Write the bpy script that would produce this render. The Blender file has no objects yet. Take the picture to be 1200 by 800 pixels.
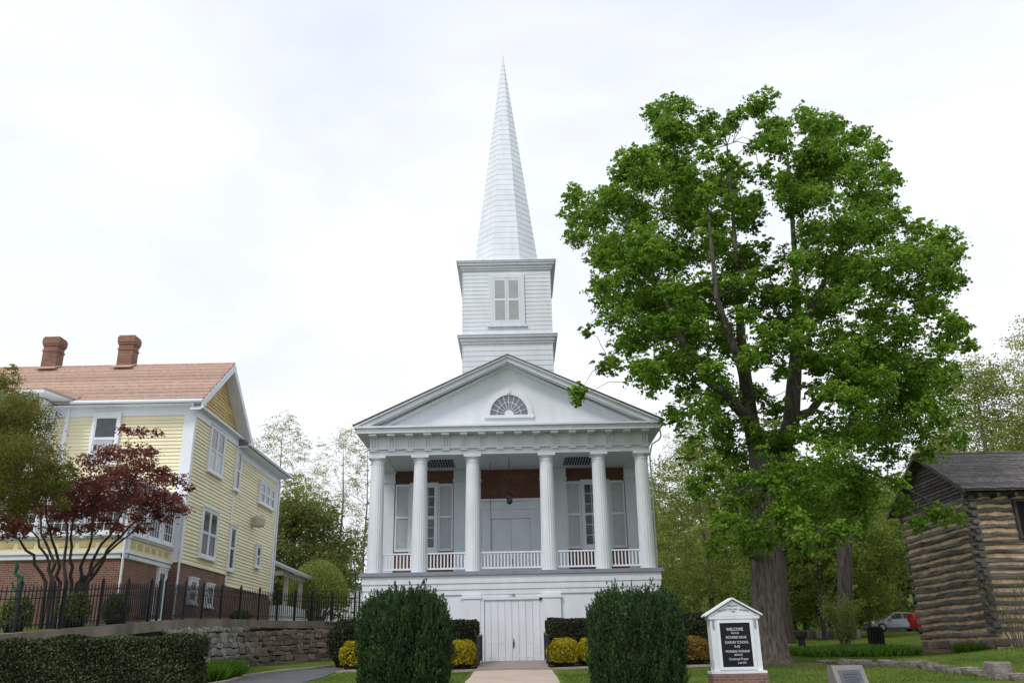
import bpy, bmesh, math, random
import numpy as np
from mathutils import Vector, Matrix

random.seed(7); rng = np.random.default_rng(7)
SC = bpy.context.scene
COL = SC.collection
R = math.radians
EYE = 1.75

# ------------------------------------------------------------------ camera
PITCH, ROLL, FPX = R(19.9), R(-1.13), 1010.0
cd = bpy.data.cameras.new('camera'); cam = bpy.data.objects.new('camera', cd); COL.objects.link(cam)
cd.sensor_width = 36; cd.lens = FPX / 1200 * 36; cd.clip_start = .1; cd.clip_end = 4000
CM = Matrix.Rotation(math.pi / 2 + PITCH, 4, 'X') @ Matrix.Rotation(ROLL, 4, 'Z')
cam.matrix_world = Matrix.Translation((0, 0, EYE)) @ CM
SC.camera = cam
CM3 = CM.to_3x3()

def at(x, y, Y):
    """the world point at depth Y metres on the sight line measured in the photograph"""
    d = CM3 @ Vector(((x - 600) / FPX, (400 - y) / FPX, -1))
    return d * (Y / d.y) + Vector((0, 0, EYE))

# ------------------------------------------------------------------ world + sun
SUN_EL, SUN_AZ = R(52), R(215)          # azimuth: from behind and to the left of the camera
w = bpy.data.worlds.new('World'); SC.world = w; w.use_nodes = True
nt = w.node_tree; N = nt.nodes; L = nt.links
for n in list(N): N.remove(n)
out = N.new('ShaderNodeOutputWorld'); bg = N.new('ShaderNodeBackground'); bg.inputs['Strength'].default_value = .1
sky = N.new('ShaderNodeTexSky'); sky.sky_type = 'NISHITA'; sky.sun_disc = False
sky.sun_elevation = SUN_EL; sky.sun_rotation = SUN_AZ
tc = N.new('ShaderNodeTexCoord'); mp = N.new('ShaderNodeMapping'); mp.inputs['Scale'].default_value = (1.0, 1.0, 2.2)
n1 = N.new('ShaderNodeTexNoise'); n1.inputs['Scale'].default_value = 1.6; n1.inputs['Detail'].default_value = 5; n1.inputs['Roughness'].default_value = .55; n1.inputs['Distortion'].default_value = .6
rp = N.new('ShaderNodeValToRGB'); rp.color_ramp.elements[0].position = .34; rp.color_ramp.elements[0].color = (6.8, 7.3, 8.4, 1)
rp.color_ramp.elements[1].position = .72; rp.color_ramp.elements[1].color = (9.5, 9.65, 9.9, 1)
mx = N.new('ShaderNodeMixRGB'); mx.inputs['Fac'].default_value = .93
L.new(tc.outputs['Generated'], mp.inputs['Vector']); L.new(mp.outputs[0], n1.inputs['Vector']); L.new(n1.outputs['Fac'], rp.inputs['Fac'])
L.new(sky.outputs[0], mx.inputs[1]); L.new(rp.outputs[0], mx.inputs[2]); L.new(mx.outputs[0], bg.inputs['Color']); L.new(bg.outputs[0], out.inputs['Surface'])
sd = bpy.data.lights.new('sun', 'SUN'); sd.energy = 1.5; sd.angle = R(14); sd.color = (1, .96, .9)
sun = bpy.data.objects.new('sun', sd); COL.objects.link(sun)
sdir = Vector((math.sin(SUN_AZ) * math.cos(SUN_EL), math.cos(SUN_AZ) * math.cos(SUN_EL), math.sin(SUN_EL)))
sun.rotation_euler = sdir.to_track_quat('Z', 'Y').to_euler()
vs = SC.view_settings; vs.view_transform = 'Standard'; vs.look = 'None'; vs.exposure = .32; vs.gamma = 1
SC.cycles.max_bounces = 6; SC.cycles.diffuse_bounces = 3; SC.cycles.transmission_bounces = 4

# ------------------------------------------------------------------ materials
MATS = {}
def mat(name, col, rough=.7, noise=.12, nscale=3.0, bump=0., bscale=20., spec=.3, metal=0., stretch=(1, 1, 1), col2=None):
    m = bpy.data.materials.new(name); m.use_nodes = True; t = m.node_tree; P = t.nodes['Principled BSDF']
    P.inputs['Roughness'].default_value = rough; P.inputs['Specular IOR Level'].default_value = spec; P.inputs['Metallic'].default_value = metal
    c = t.nodes.new('ShaderNodeTexCoord'); mpp = t.nodes.new('ShaderNodeMapping'); mpp.inputs['Scale'].default_value = stretch
    t.links.new(c.outputs['Object'], mpp.inputs['Vector'])
    nz = t.nodes.new('ShaderNodeTexNoise'); nz.inputs['Scale'].default_value = nscale; nz.inputs['Detail'].default_value = 6; nz.inputs['Roughness'].default_value = .6
    t.links.new(mpp.outputs[0], nz.inputs['Vector'])
    rmp = t.nodes.new('ShaderNodeValToRGB'); e = rmp.color_ramp.elements
    a = [max(0, x * (1 - noise)) for x in col]; b = list(col2) if col2 else [min(1, x * (1 + noise)) for x in col]
    e[0].position = .3; e[0].color = (*a, 1); e[1].position = .7; e[1].color = (*b, 1)
    t.links.new(nz.outputs['Fac'], rmp.inputs['Fac']); t.links.new(rmp.outputs[0], P.inputs['Base Color'])
    if bump:
        n2 = t.nodes.new('ShaderNodeTexNoise'); n2.inputs['Scale'].default_value = bscale; n2.inputs['Detail'].default_value = 5
        t.links.new(mpp.outputs[0], n2.inputs['Vector'])
        bp = t.nodes.new('ShaderNodeBump'); bp.inputs['Strength'].default_value = bump; bp.inputs['Distance'].default_value = .05
        t.links.new(n2.outputs['Fac'], bp.inputs['Height']); t.links.new(bp.outputs[0], P.inputs['Normal'])
    MATS[name] = m
    return m

def varied(m, amount=.25):
    """each object of a set of alike pieces gets its own slight tone"""
    t = m.node_tree; P = t.nodes['Principled BSDF']; src = P.inputs['Base Color'].links[0].from_socket
    oi = t.nodes.new('ShaderNodeObjectInfo'); mr = t.nodes.new('ShaderNodeMapRange')
    mr.inputs['To Min'].default_value = 1 - amount; mr.inputs['To Max'].default_value = 1 + amount
    hs = t.nodes.new('ShaderNodeHueSaturation'); t.links.new(oi.outputs['Random'], mr.inputs['Value']); t.links.new(mr.outputs[0], hs.inputs['Value'])
    t.links.new(src, hs.inputs['Color']); t.links.new(hs.outputs[0], P.inputs['Base Color'])
    return m

def brick_mat(name, axis, c1, c2, mortar, bw=.215, rh=.075):
    m = bpy.data.materials.new(name); m.use_nodes = True; t = m.node_tree; P = t.nodes['Principled BSDF']; P.inputs['Roughness'].default_value = .85
    g = t.nodes.new('ShaderNodeNewGeometry'); sx = t.nodes.new('ShaderNodeSeparateXYZ'); cx = t.nodes.new('ShaderNodeCombineXYZ')
    t.links.new(g.outputs['Position'], sx.inputs[0])
    if axis == 'xy':
        ad = t.nodes.new('ShaderNodeMath'); t.links.new(sx.outputs[0], ad.inputs[0]); t.links.new(sx.outputs[1], ad.inputs[1]); t.links.new(ad.outputs[0], cx.inputs[0])
    else:
        t.links.new(sx.outputs[0 if axis == 'x' else 1], cx.inputs[0])
    t.links.new(sx.outputs[2], cx.inputs[1])
    b = t.nodes.new('ShaderNodeTexBrick'); b.inputs['Scale'].default_value = 1; b.inputs['Brick Width'].default_value = bw; b.inputs['Row Height'].default_value = rh
    b.inputs['Mortar Size'].default_value = .009; b.inputs['Color1'].default_value = (*c1, 1); b.inputs['Color2'].default_value = (*c2, 1); b.inputs['Mortar'].default_value = (*mortar, 1)
    t.links.new(cx.outputs[0], b.inputs['Vector'])
    nz = t.nodes.new('ShaderNodeTexNoise'); nz.inputs['Scale'].default_value = 1.3; nz.inputs['Detail'].default_value = 6; t.links.new(g.outputs['Position'], nz.inputs['Vector'])
    mm = t.nodes.new('ShaderNodeMixRGB'); mm.blend_type = 'MULTIPLY'; mm.inputs[0].default_value = .6
    rr = t.nodes.new('ShaderNodeValToRGB'); rr.color_ramp.elements[0].color = (.55, .52, .5, 1); rr.color_ramp.elements[1].color = (1.25, 1.2, 1.15, 1); rr.color_ramp.elements[0].position = .3; rr.color_ramp.elements[1].position = .7
    t.links.new(nz.outputs['Fac'], rr.inputs[0]); t.links.new(b.outputs['Color'], mm.inputs[1]); t.links.new(rr.outputs[0], mm.inputs[2]); t.links.new(mm.outputs[0], P.inputs['Base Color'])
    bp = t.nodes.new('ShaderNodeBump'); bp.inputs['Strength'].default_value = .5; bp.inputs['Distance'].default_value = .01; bp.invert = True
    t.links.new(b.outputs['Fac'], bp.inputs['Height']); t.links.new(bp.outputs[0], P.inputs['Normal'])
    return m

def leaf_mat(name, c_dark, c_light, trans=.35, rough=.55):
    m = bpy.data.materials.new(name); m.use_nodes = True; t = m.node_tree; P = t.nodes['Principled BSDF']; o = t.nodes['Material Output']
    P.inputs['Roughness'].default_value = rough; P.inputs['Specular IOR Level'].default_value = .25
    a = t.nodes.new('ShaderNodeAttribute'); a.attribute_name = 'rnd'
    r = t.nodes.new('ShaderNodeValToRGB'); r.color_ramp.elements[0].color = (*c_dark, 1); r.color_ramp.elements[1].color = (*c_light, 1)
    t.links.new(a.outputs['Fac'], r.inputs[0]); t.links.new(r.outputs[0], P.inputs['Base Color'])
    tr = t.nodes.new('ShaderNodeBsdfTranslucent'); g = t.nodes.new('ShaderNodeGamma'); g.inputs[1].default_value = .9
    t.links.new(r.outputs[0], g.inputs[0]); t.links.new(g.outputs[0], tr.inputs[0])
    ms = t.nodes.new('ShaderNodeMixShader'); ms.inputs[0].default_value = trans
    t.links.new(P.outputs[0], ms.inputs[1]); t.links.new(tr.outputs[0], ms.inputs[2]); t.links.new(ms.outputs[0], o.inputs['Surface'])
    return m

white = mat('white_paint', (.71, .74, .785), .55, .07, 1.4, stretch=(1.6, 1.6, .5))
white_louver = mat('louver_paint', (.60, .61, .63), .6, .06, 3)
white_trim = mat('white_trim', (.76, .78, .82), .5, .05, 2)
ledge_grey = mat('ledge_grey', (.24, .26, .31), .6, .15, 2)
roof_grey = mat('roof_grey', (.16, .16, .165), .7, .2, 4)
glass = mat('window_glass', (.045, .05, .056), .06, .6, 1.1, spec=.7)
old_glass = mat('old_glass', (.13, .14, .15), .12, .7, 1.6, spec=.6)
net = mat('net_curtain', (.42, .44, .46), .25, .15, 6, spec=.5)
curtain = mat('curtain', (.55, .55, .54), .8, .1, 2)
yellow = varied(mat('yellow_paint', (.84, .765, .53), .6, .05, 1.2), .05)
ochre = varied(mat('ochre_shingle', (.60, .44, .21), .7, .2, 4), .1)
tile = varied(mat('salmon_roof', (.46, .305, .24), .8, .12, 6, .25, 14, col2=(.54, .385, .32)), .13)
brick_x = brick_mat('red_brick_x', 'x', (.20, .075, .05), (.13, .05, .038), (.24, .2, .18))
brick_xy = brick_mat('red_brick_xy', 'xy', (.24, .10, .065), (.16, .065, .045), (.27, .23, .2))
brick_church = brick_mat('church_brick', 'x', (.19, .068, .038), (.13, .042, .027), (.17, .12, .095))
brick_chim = brick_mat('chimney_brick', 'xy', (.30, .125, .075), (.19, .08, .055), (.26, .21, .17))
iron = mat('black_iron', (.012, .012, .014), .45, .2, 5, spec=.4)
dark = mat('dark_void', (.01, .01, .01), .9, .1)
concrete = mat('concrete', (.30, .255, .215), .85, .2, 1.2, .3, 14)
conc_pink = mat('pink_concrete', (.45, .36, .30), .85, .10, 1.1, .2, 22)
conc_grey = mat('landing_concrete', (.30, .245, .22), .85, .14, 1.2, .2, 22)
cap_conc = mat('cap_concrete', (.21, .175, .145), .9, .45, 1.0, .5, 9, stretch=(1, 1, .35))
asphalt = mat('asphalt', (.10, .105, .115), .85, .18, 2, .4, 60)
stone_m = varied(mat('grey_stone', (.30, .28, .26), .9, .35, 3, .8, 9), .38)
stone_b = varied(mat('brown_stone', (.22, .175, .14), .9, .35, 3, .8, 9), .35)
mortar = mat('wall_mortar', (.035, .03, .027), .95, .3, 5)
edge_stone = varied(mat('edging_stone', (.21, .185, .165), .9, .35, 3, .8, 8), .3)
log_m = varied(mat('weathered_log', (.085, .072, .062), .95, .5, 2.6, 1.0, 6, stretch=(.35, .35, 3.5), col2=(.31, .27, .235)), .25)
chink_m = mat('clay_chinking', (.68, .47, .29), .95, .35, 2.5, .6, 12)
board_dark = varied(mat('dark_board', (.10, .085, .075), .9, .4, 2.2, .5, 10), .3)
shingle_m = varied(mat('wood_shingle', (.115, .105, .10), .9, .35, 3, .6, 12), .25)
soil = mat('bare_soil', (.16, .10, .065), .95, .35, 4, .8, 25)
mulch = mat('bark_mulch', (.085, .05, .035), .95, .45, 9, 1.0, 40)
bark = mat('maple_bark', (.055, .044, .035), .95, .4, 5.0, 1.0, 9, stretch=(2.8, 2.8, .42), col2=(.235, .20, .165))
bark_dark = mat('dark_bark', (.055, .045, .038), .95, .35, 4, .8, 10, stretch=(2, 2, .5))
bark_snag = mat('snag_bark', (.06, .05, .043), .95, .4, 4, .8, 9, stretch=(2, 2, .4), col2=(.15, .13, .115))
bark_pale = mat('pale_bark', (.17, .15, .125), .95, .3, 4, .6, 10, stretch=(2, 2, .5))
panel_black = mat('sign_black', (.010, .011, .017), .35, .2, 2, spec=.2)
letter_white = mat('letter_white', (.75, .75, .75), .6, .03)
letter_dark = mat('letter_dark', (.07, .08, .10), .6, .03)
granite = mat('marker_stone', (.20, .185, .185), .85, .15, 6, .4, 30)
bronze = mat('marker_bronze', (.095, .105, .12), .45, .25, 8, .2, 30, metal=.3)
green_metal = mat('green_metal', (.012, .12, .06), .45, .2, 5)
brick_sign = brick_mat('sign_brick', 'xy', (.26, .13, .10), (.17, .085, .07), (.26, .22, .2), .2, .07)
galv = mat('grey_metal', (.42, .44, .46), .45, .1, 3, metal=.5)
tan_wood = mat('tan_wood', (.5, .44, .36), .7, .1, 3)

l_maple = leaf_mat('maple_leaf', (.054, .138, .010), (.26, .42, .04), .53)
l_red = leaf_mat('red_maple_leaf', (.085, .026, .024), (.27, .080, .056), .4)
l_olive = leaf_mat('olive_leaf', (.07, .08, .014), (.25, .25, .045), .48)
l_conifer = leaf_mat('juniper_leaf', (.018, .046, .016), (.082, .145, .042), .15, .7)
l_hedge = leaf_mat('hedge_leaf', (.022, .032, .013), (.085, .11, .04), .15)
l_box = leaf_mat('yew_leaf', (.016, .024, .010), (.05, .062, .02), .15)
l_gold = leaf_mat('gold_leaf', (.24, .20, .01), (.56, .46, .02), .3)
l_russet = leaf_mat('russet_leaf', (.15, .12, .02), (.34, .19, .04), .3)
l_fresh = leaf_mat('fresh_leaf', (.13, .18, .028), (.33, .38, .085), .5)
l_pale = leaf_mat('pale_leaf', (.20, .23, .05), (.46, .45, .15), .5)
l_mid = leaf_mat('mid_leaf', (.09, .145, .022), (.25, .31, .06), .48)
l_mixed = leaf_mat('reddish_green_leaf', (.07, .14, .022), (.24, .225, .065), .45)
l_grass = leaf_mat('grass_blade', (.045, .09, .010), (.15, .21, .026), .3)
l_bright = leaf_mat('bright_ground_leaf', (.045, .115, .010), (.15, .28, .03), .4)

# ------------------------------------------------------------------ object helpers
WLOC = {}
def put(o, label=None, cat=None, group=None, kind=None):
    if label: o['label'] = label
    if cat: o['category'] = cat
    if group: o['group'] = group
    if kind: o['kind'] = kind
    return o

def thing(name, loc, label, cat, group=None):
    o = bpy.data.objects.new(name, None); o.location = loc; o.empty_display_size = .2; COL.objects.link(o)
    WLOC[o.name] = Vector(loc)
    return put(o, label, cat, group)

def link(name, me, parent=None, m=None, loc=None, rot=None, scale=None):
    """link a mesh object; loc in world coordinates"""
    o = bpy.data.objects.new(name, me); COL.objects.link(o)
    if m is not None and not me.materials: me.materials.append(m)
    base = WLOC.get(parent.name, Vector()) if parent else Vector()
    if parent: o.parent = parent
    if loc is not None: o.location = Vector(loc) - base
    if rot is not None: o.rotation_euler = rot
    if scale is not None: o.scale = scale
    WLOC[o.name] = Vector(loc) if loc is not None else base
    return o

class MB:
    def __init__(s): s.v = []; s.f = []
    def poly(s, pts, faces):
        n = len(s.v); s.v += [tuple(p) for p in pts]; s.f += [tuple(i + n for i in f) for f in faces]; return s
    def box(s, x0, x1, y0, y1, z0, z1):
        x0, x1 = min(x0, x1), max(x0, x1); y0, y1 = min(y0, y1), max(y0, y1); z0, z1 = min(z0, z1), max(z0, z1)
        return s.poly([(x0, y0, z0), (x1, y0, z0), (x1, y1, z0), (x0, y1, z0), (x0, y0, z1), (x1, y0, z1), (x1, y1, z1), (x0, y1, z1)],
                      [(3, 2, 1, 0), (4, 5, 6, 7), (0, 1, 5, 4), (1, 2, 6, 5), (2, 3, 7, 6), (3, 0, 4, 7)])
    def prism(s, a, b):
        """two matching outlines joined into a solid"""
        n = len(a)
        return s.poly(list(a) + list(b), [tuple(range(n))[::-1], tuple(range(n, 2 * n))] + [(i, (i + 1) % n, n + (i + 1) % n, n + i) for i in range(n)])
    def tube(s, pts, rad, n=8, caps=True):
        pts = [Vector(p) for p in pts]; base = len(s.v); up = None
        for i, p in enumerate(pts):
            d = (pts[min(i + 1, len(pts) - 1)] - pts[max(i - 1, 0)]).normalized()
            if up is None:
                up = d.orthogonal().normalized()
            u = (up - d * up.dot(d))
            u = u.normalized() if u.length > 1e-6 else d.orthogonal().normalized()
            up = u; v = d.cross(u); r = rad[i] if hasattr(rad, '__len__') else rad
            for k in range(n):
                a = 2 * math.pi * k / n
                s.v.append(tuple(p + (u * math.cos(a) + v * math.sin(a)) * r))
        for i in range(len(pts) - 1):
            for k in range(n):
                a = base + i * n + k; b = base + i * n + (k + 1) % n
                s.f.append((a, b, b + n, a + n))
        if caps:
            s.f.append(tuple(base + k for k in range(n))[::-1]); e = base + (len(pts) - 1) * n
            s.f.append(tuple(e + k for k in range(n)))
        return s
    def lathe(s, cx, cy, prof, n=16, caps=True):
        return s.tube([(cx, cy, z) for r, z in prof], [r for r, z in prof], n, caps)
    def mesh(s, name, off=Vector(), smooth=False):
        me = bpy.data.meshes.new(name)
        me.from_pydata([(x - off[0], y - off[1], z - off[2]) for x, y, z in s.v], [], s.f); me.update()
        if smooth: me.polygons.foreach_set('use_smooth', [True] * len(me.polygons))
        return me
    def build(s, name, m, parent=None, smooth=False, label=None, cat=None, group=None, kind=None):
        off = WLOC.get(parent.name, Vector()) if parent else Vector()
        o = link(name, s.mesh(name, off, smooth), parent, m)
        return put(o, label, cat, group, kind)

class WallMap:
    """u along the wall, v up, w outwards"""
    def __init__(s, axis, plane): s.axis = axis; s.p = plane
    def box(s, mb, u0, u1, v0, v1, w0, w1):
        if s.axis == 'front': return mb.box(u0, u1, s.p - w0, s.p - w1, v0, v1)
        return mb.box(s.p + w0, s.p + w1, u0, u1, v0, v1)

def window(parent, W, uc, v0, wd, ht, nx=1, ny=2, sashes=2, cas=.12, gm=None, label=None, name='window', div=1, low=None):
    gm = gm or glass
    u0, u1 = uc - wd / 2, uc + wd / 2; v1 = v0 + ht; f = MB()
    W.box(f, u0 - cas, u0, v0 - cas, v1 + cas, .0, .115); W.box(f, u1, u1 + cas, v0 - cas, v1 + cas, .0, .115)
    W.box(f, u0, u1, v1, v1 + cas, .0, .112); W.box(f, u0, u1, v0 - cas, v0, .0, .112)
    W.box(f, u0 - cas - .03, u1 + cas + .03, v1 + cas, v1 + cas + .05, 0, .15)
    fr = f.build(name, white_trim, parent, label=label)
    si = MB(); W.box(si, u0 - cas - .04, u1 + cas + .04, v0 - cas - .06, v0 - cas, 0, .17); si.build('sill', white_trim, fr)
    us = [u0 + (u1 - u0) * i / div for i in range(div + 1)]
    mun = MB()
    for i in range(div):
        a, b = us[i] + (.05 if i else 0), us[i + 1] - (.05 if i < div - 1 else 0)
        if i: W.box(mun, us[i] - .05, us[i] + .05, v0, v1, 0, .104)
        for k in range(sashes):
            c, d = v0 + (v1 - v0) * k / sashes, v0 + (v1 - v0) * (k + 1) / sashes
            wo = .058 + .012 * k
            g = MB(); W.box(g, a, b, c, d, .01, wo); g.build('pane', (low if low and k == 0 else gm), fr)
            W.box(mun, a, b, c, c + .05, wo - .01, wo + .02); W.box(mun, a, b, d - .05, d, wo - .011, wo + .019)
            W.box(mun, a, a + .045, c + .05, d - .05, wo - .01, wo + .018); W.box(mun, b - .045, b, c + .05, d - .05, wo - .01, wo + .018)
            for q in range(1, nx): W.box(mun, a + (b - a) * q / nx - .013, a + (b - a) * q / nx + .013, c + .05, d - .05, wo - .01, wo + .014)
            for q in range(1, ny): W.box(mun, a + .045, b - .045, c + (d - c) * q / ny - .013, c + (d - c) * q / ny + .013, wo - .01, wo + .012)
    mun.build('sash', white_trim, fr)
    return fr

def shutter(parent, W, u0, u1, v0, v1, splits, wo=.05):
    f = MB(); st = .09
    W.box(f, u0, u0 + st, v0, v1, 0, wo); W.box(f, u1 - st, u1, v0, v1, 0, wo)
    edges = [v0] + splits + [v1]
    for i, e in enumerate(edges):
        h = .13 if 0 < i < len(edges) - 1 else .11
        a = e if i == 0 else (e - h if i == len(edges) - 1 else e - h / 2)
        W.box(f, u0 + st, u1 - st, a, a + h, 0, wo - .003)
    fr = f.build('shutter', white, parent)
    for i in range(len(edges) - 1):
        lo = MB(); a, b = edges[i] + .08, edges[i + 1] - .08; n = int((b - a) / .055)
        W.box(lo, u0 + st, u1 - st, a, b, 0, .012)
        for k in range(n):
            z = a + (b - a) * (k + .5) / n
            W.box(lo, u0 + st, u1 - st, z - .012, z + .006, .012, .040)
            W.box(lo, u0 + st, u1 - st, z + .006, z + .024, .012, .026)
        put(lo.build('louver_slats', white_louver, fr), kind='stuff')
    return fr

def text(body, size, loc, m, parent, name='lettering', rot=(math.pi / 2, 0, 0), ext=.003, sx=1.0):
    c = bpy.data.curves.new(name, 'FONT'); c.body = body; c.size = size; c.align_x = 'CENTER'; c.extrude = ext; c.resolution_u = 2
    t = bpy.data.objects.new('tmp_text', c); COL.objects.link(t)
    dg = bpy.context.evaluated_depsgraph_get(); me = bpy.data.meshes.new_from_object(t.evaluated_get(dg))
    COL.objects.unlink(t); bpy.data.objects.remove(t)
    me.materials.clear()
    return link(name, me, parent, m, loc, rot, (sx, 1, 1))

# ------------------------------------------------------------------ foliage helpers
def unit(n):
    v = rng.normal(size=(n, 3)); return v / np.linalg.norm(v, axis=1, keepdims=True)

def leaf_object(name, C, size, m, parent=None, up=.6, nrm=None, nw=0., tan=None, width=.7, rnd=None, fold=.15, **kw):
    """many small folded leaf faces; C centres (world)"""
    n = len(C); size = np.broadcast_to(np.asarray(size, float), (n,))[:, None] * rng.uniform(.7, 1.3, (n, 1))
    nn = unit(n) + np.array([0, 0, up])
    if nrm is not None: nn = nn + nw * nrm
    nn /= np.linalg.norm(nn, axis=1, keepdims=True)
    t = unit(n) if tan is None else tan + .25 * unit(n)
    if tan is None: t = t - nn * np.sum(t * nn, 1, keepdims=True)
    else: nn = nn - t * np.sum(t * nn, 1, keepdims=True) / np.sum(t * t, 1, keepdims=True)
    t /= np.linalg.norm(t, axis=1, keepdims=True) + 1e-9; nn /= np.linalg.norm(nn, axis=1, keepdims=True) + 1e-9
    b = np.cross(nn, t)
    off = np.array(WLOC.get(parent.name, Vector())) if parent else np.zeros(3)
    c = C - off
    V = np.empty((n, 4, 3))
    V[:, 0] = c - t * size * .5; V[:, 2] = c + t * size * .5
    V[:, 1] = c + b * size * width * .5 + nn * size * fold; V[:, 3] = c - b * size * width * .5 + nn * size * fold
    me = bpy.data.meshes.new(name)
    me.vertices.add(n * 4); me.vertices.foreach_set('co', V.reshape(-1).astype(np.float32))
    me.loops.add(n * 4); me.loops.foreach_set('vertex_index', np.arange(n * 4, dtype=np.int32))
    me.polygons.add(n); me.polygons.foreach_set('loop_start', np.arange(0, n * 4, 4, dtype=np.int32))
    at_ = me.attributes.new('rnd', 'FLOAT', 'FACE')
    rr = rng.random(n) if rnd is None else np.clip(rnd + rng.normal(0, .16, n), 0, 1)
    at_.data.foreach_set('value', rr.astype(np.float32))
    me.update(calc_edges=True)
    o = link(name, me, parent, m)
    return put(o, **kw)

def clump_leaves(clumps, per, spray=26, flat=.75, shell=.45, ss=(.22, .42)):
    """clumps: (x,y,z,r). Leaves gathered in small sprays inside each clump. -> centres, normals, rnd"""
    Cs, Ns, Rs = [], [], []
    for x, y, z, r in clumps:
        n = max(2, int(per * r * r / spray)); d = unit(n); rad = r * rng.uniform(shell, 1., (n, 1)) ** .6
        c = np.array([x, y, z]) + d * rad * np.array([1, 1, flat])
        sr = r * rng.uniform(*ss, (n, 1, 1))
        p = rng.normal(size=(n, spray, 3)) * np.array([.55, .55, .22]) * sr
        p[..., 2] -= .35 * (p[..., 0] ** 2 + p[..., 1] ** 2) / sr[..., 0]
        Cs.append((c[:, None] + p).reshape(-1, 3)); Ns.append(np.repeat(d, spray, 0))
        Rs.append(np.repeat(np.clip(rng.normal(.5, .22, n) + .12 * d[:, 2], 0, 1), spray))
    return np.concatenate(Cs), np.concatenate(Ns), np.concatenate(Rs)

def limb_nodes(mb, path, radii, n=8, wob=.0):
    mb.tube(path, radii, n)
    return [(Vector(p), r) for p, r in zip(path, radii)]

def grow(mb, nodes, clumps, rmin=.018, k=.5, lift=.35, first=.25, n=6, bow=.12):
    """join every clump to the nearest limb with a tapering bowed branch"""
    top = nodes[0][0]
    order = sorted(clumps, key=lambda c: min((Vector(c[:3]) - p).length for p, r in nodes))
    for c in order:
        tgt = Vector(c[:3]); best = None
        for i, (p, r) in enumerate(nodes):
            d = tgt - p; L_ = d.length
            cost = L_ + max(0, -d.z) * 1.2 + (.9 if r < rmin * 1.3 else 0)
            if best is None or cost < best[0]: best = (cost, i)
        p, r = nodes[best[1]]
        d = tgt - p; L_ = d.length
        if L_ < .15: continue
        r0 = max(rmin, min(r * .75, rmin + k * .02 * L_)); m = max(3, int(L_ / .6) + 2)
        side = Vector((random.uniform(-1, 1), random.uniform(-1, 1), 0)) * L_ * .08
        path, rad = [], []
        for q in range(m + 1):
            t = q / m
            pt = p + d * t + Vector((0, 0, 1)) * (bow * L_ * math.sin(math.pi * t)) + side * math.sin(math.pi * t)
            if 0 < q < m: pt += Vector((random.uniform(-1, 1), random.uniform(-1, 1), random.uniform(-1, 1))) * .035 * L_ ** .5
            path.append(pt); rad.append(r0 * (1 - t) + rmin * .55 * t)
        mb.tube(path, rad, n)
        nodes += [(a, b) for a, b in zip(path[1:], rad[1:])]

# ------------------------------------------------------------------ terrain
WALL = [(-13.3, 20.5), (-13.06, 23.5), (-12.05, 26), (-11.7, 29.5), (-11.75, 33), (-11.35, 36), (-10.6, 38.6), (-9.6, 40.4), (-8.6, 41.6), (-7.4, 42.2), (-7.2, 46), (-7.2, 62)]
def sstep(a, b, x): t = np.clip((x - a) / (b - a), 0, 1); return t * t * (3 - 2 * t)
def edge_x(y): return np.interp(y, [15, 21, 23, 25.2, 28, 30.4, 32.2, 34], [13.2, 12.6, 12.5, 12.4, 12.2, 11.1, 10.6, 10.4])
def hgt(x, y):
    x = np.asarray(x, float); y = np.asarray(y, float)
    z = .039 * np.minimum(y, 78)
    z = z + .11 * np.maximum(y - 78, 0) * sstep(78, 105, y) * (1 - .55 * sstep(150, 420, y)) * (.75 + .5 * sstep(-20, 60, x) + .2 * np.sin(x * .013 + 1))
    z = z + .25 * np.sin(x * .05 + 2) * np.sin(y * .043) * sstep(50, 90, y)
    e = edge_x(y)
    fade = 1 - sstep(34, 60, y)
    z = z + fade * sstep(29, 31, 60 - y) * (.26 * sstep(e + .05, e + .4, x) + .36 * sstep(e + .4, 18, x))
    z = z + .012 * np.sin(x * 1.7 + y * .9) + .01 * np.sin(x * .8 - y * 1.6)
    return z
def g(x, y): return float(hgt(x, y))

def grid(name, xs, ys, fz, m, **kw):
    X, Y = np.meshgrid(xs, ys); Z = fz(X, Y); nx, ny = len(xs), len(ys)
    V = np.stack([X, Y, Z], -1).reshape(-1, 3)
    F = [(j * nx + i, j * nx + i + 1, (j + 1) * nx + i + 1, (j + 1) * nx + i) for j in range(ny - 1) for i in range(nx - 1)]
    me = bpy.data.meshes.new(name); me.from_pydata(V.tolist(), [], F); me.polygons.foreach_set('use_smooth', [True] * len(F)); me.update()
    return put(link(name, me, None, m), **kw)

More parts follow.
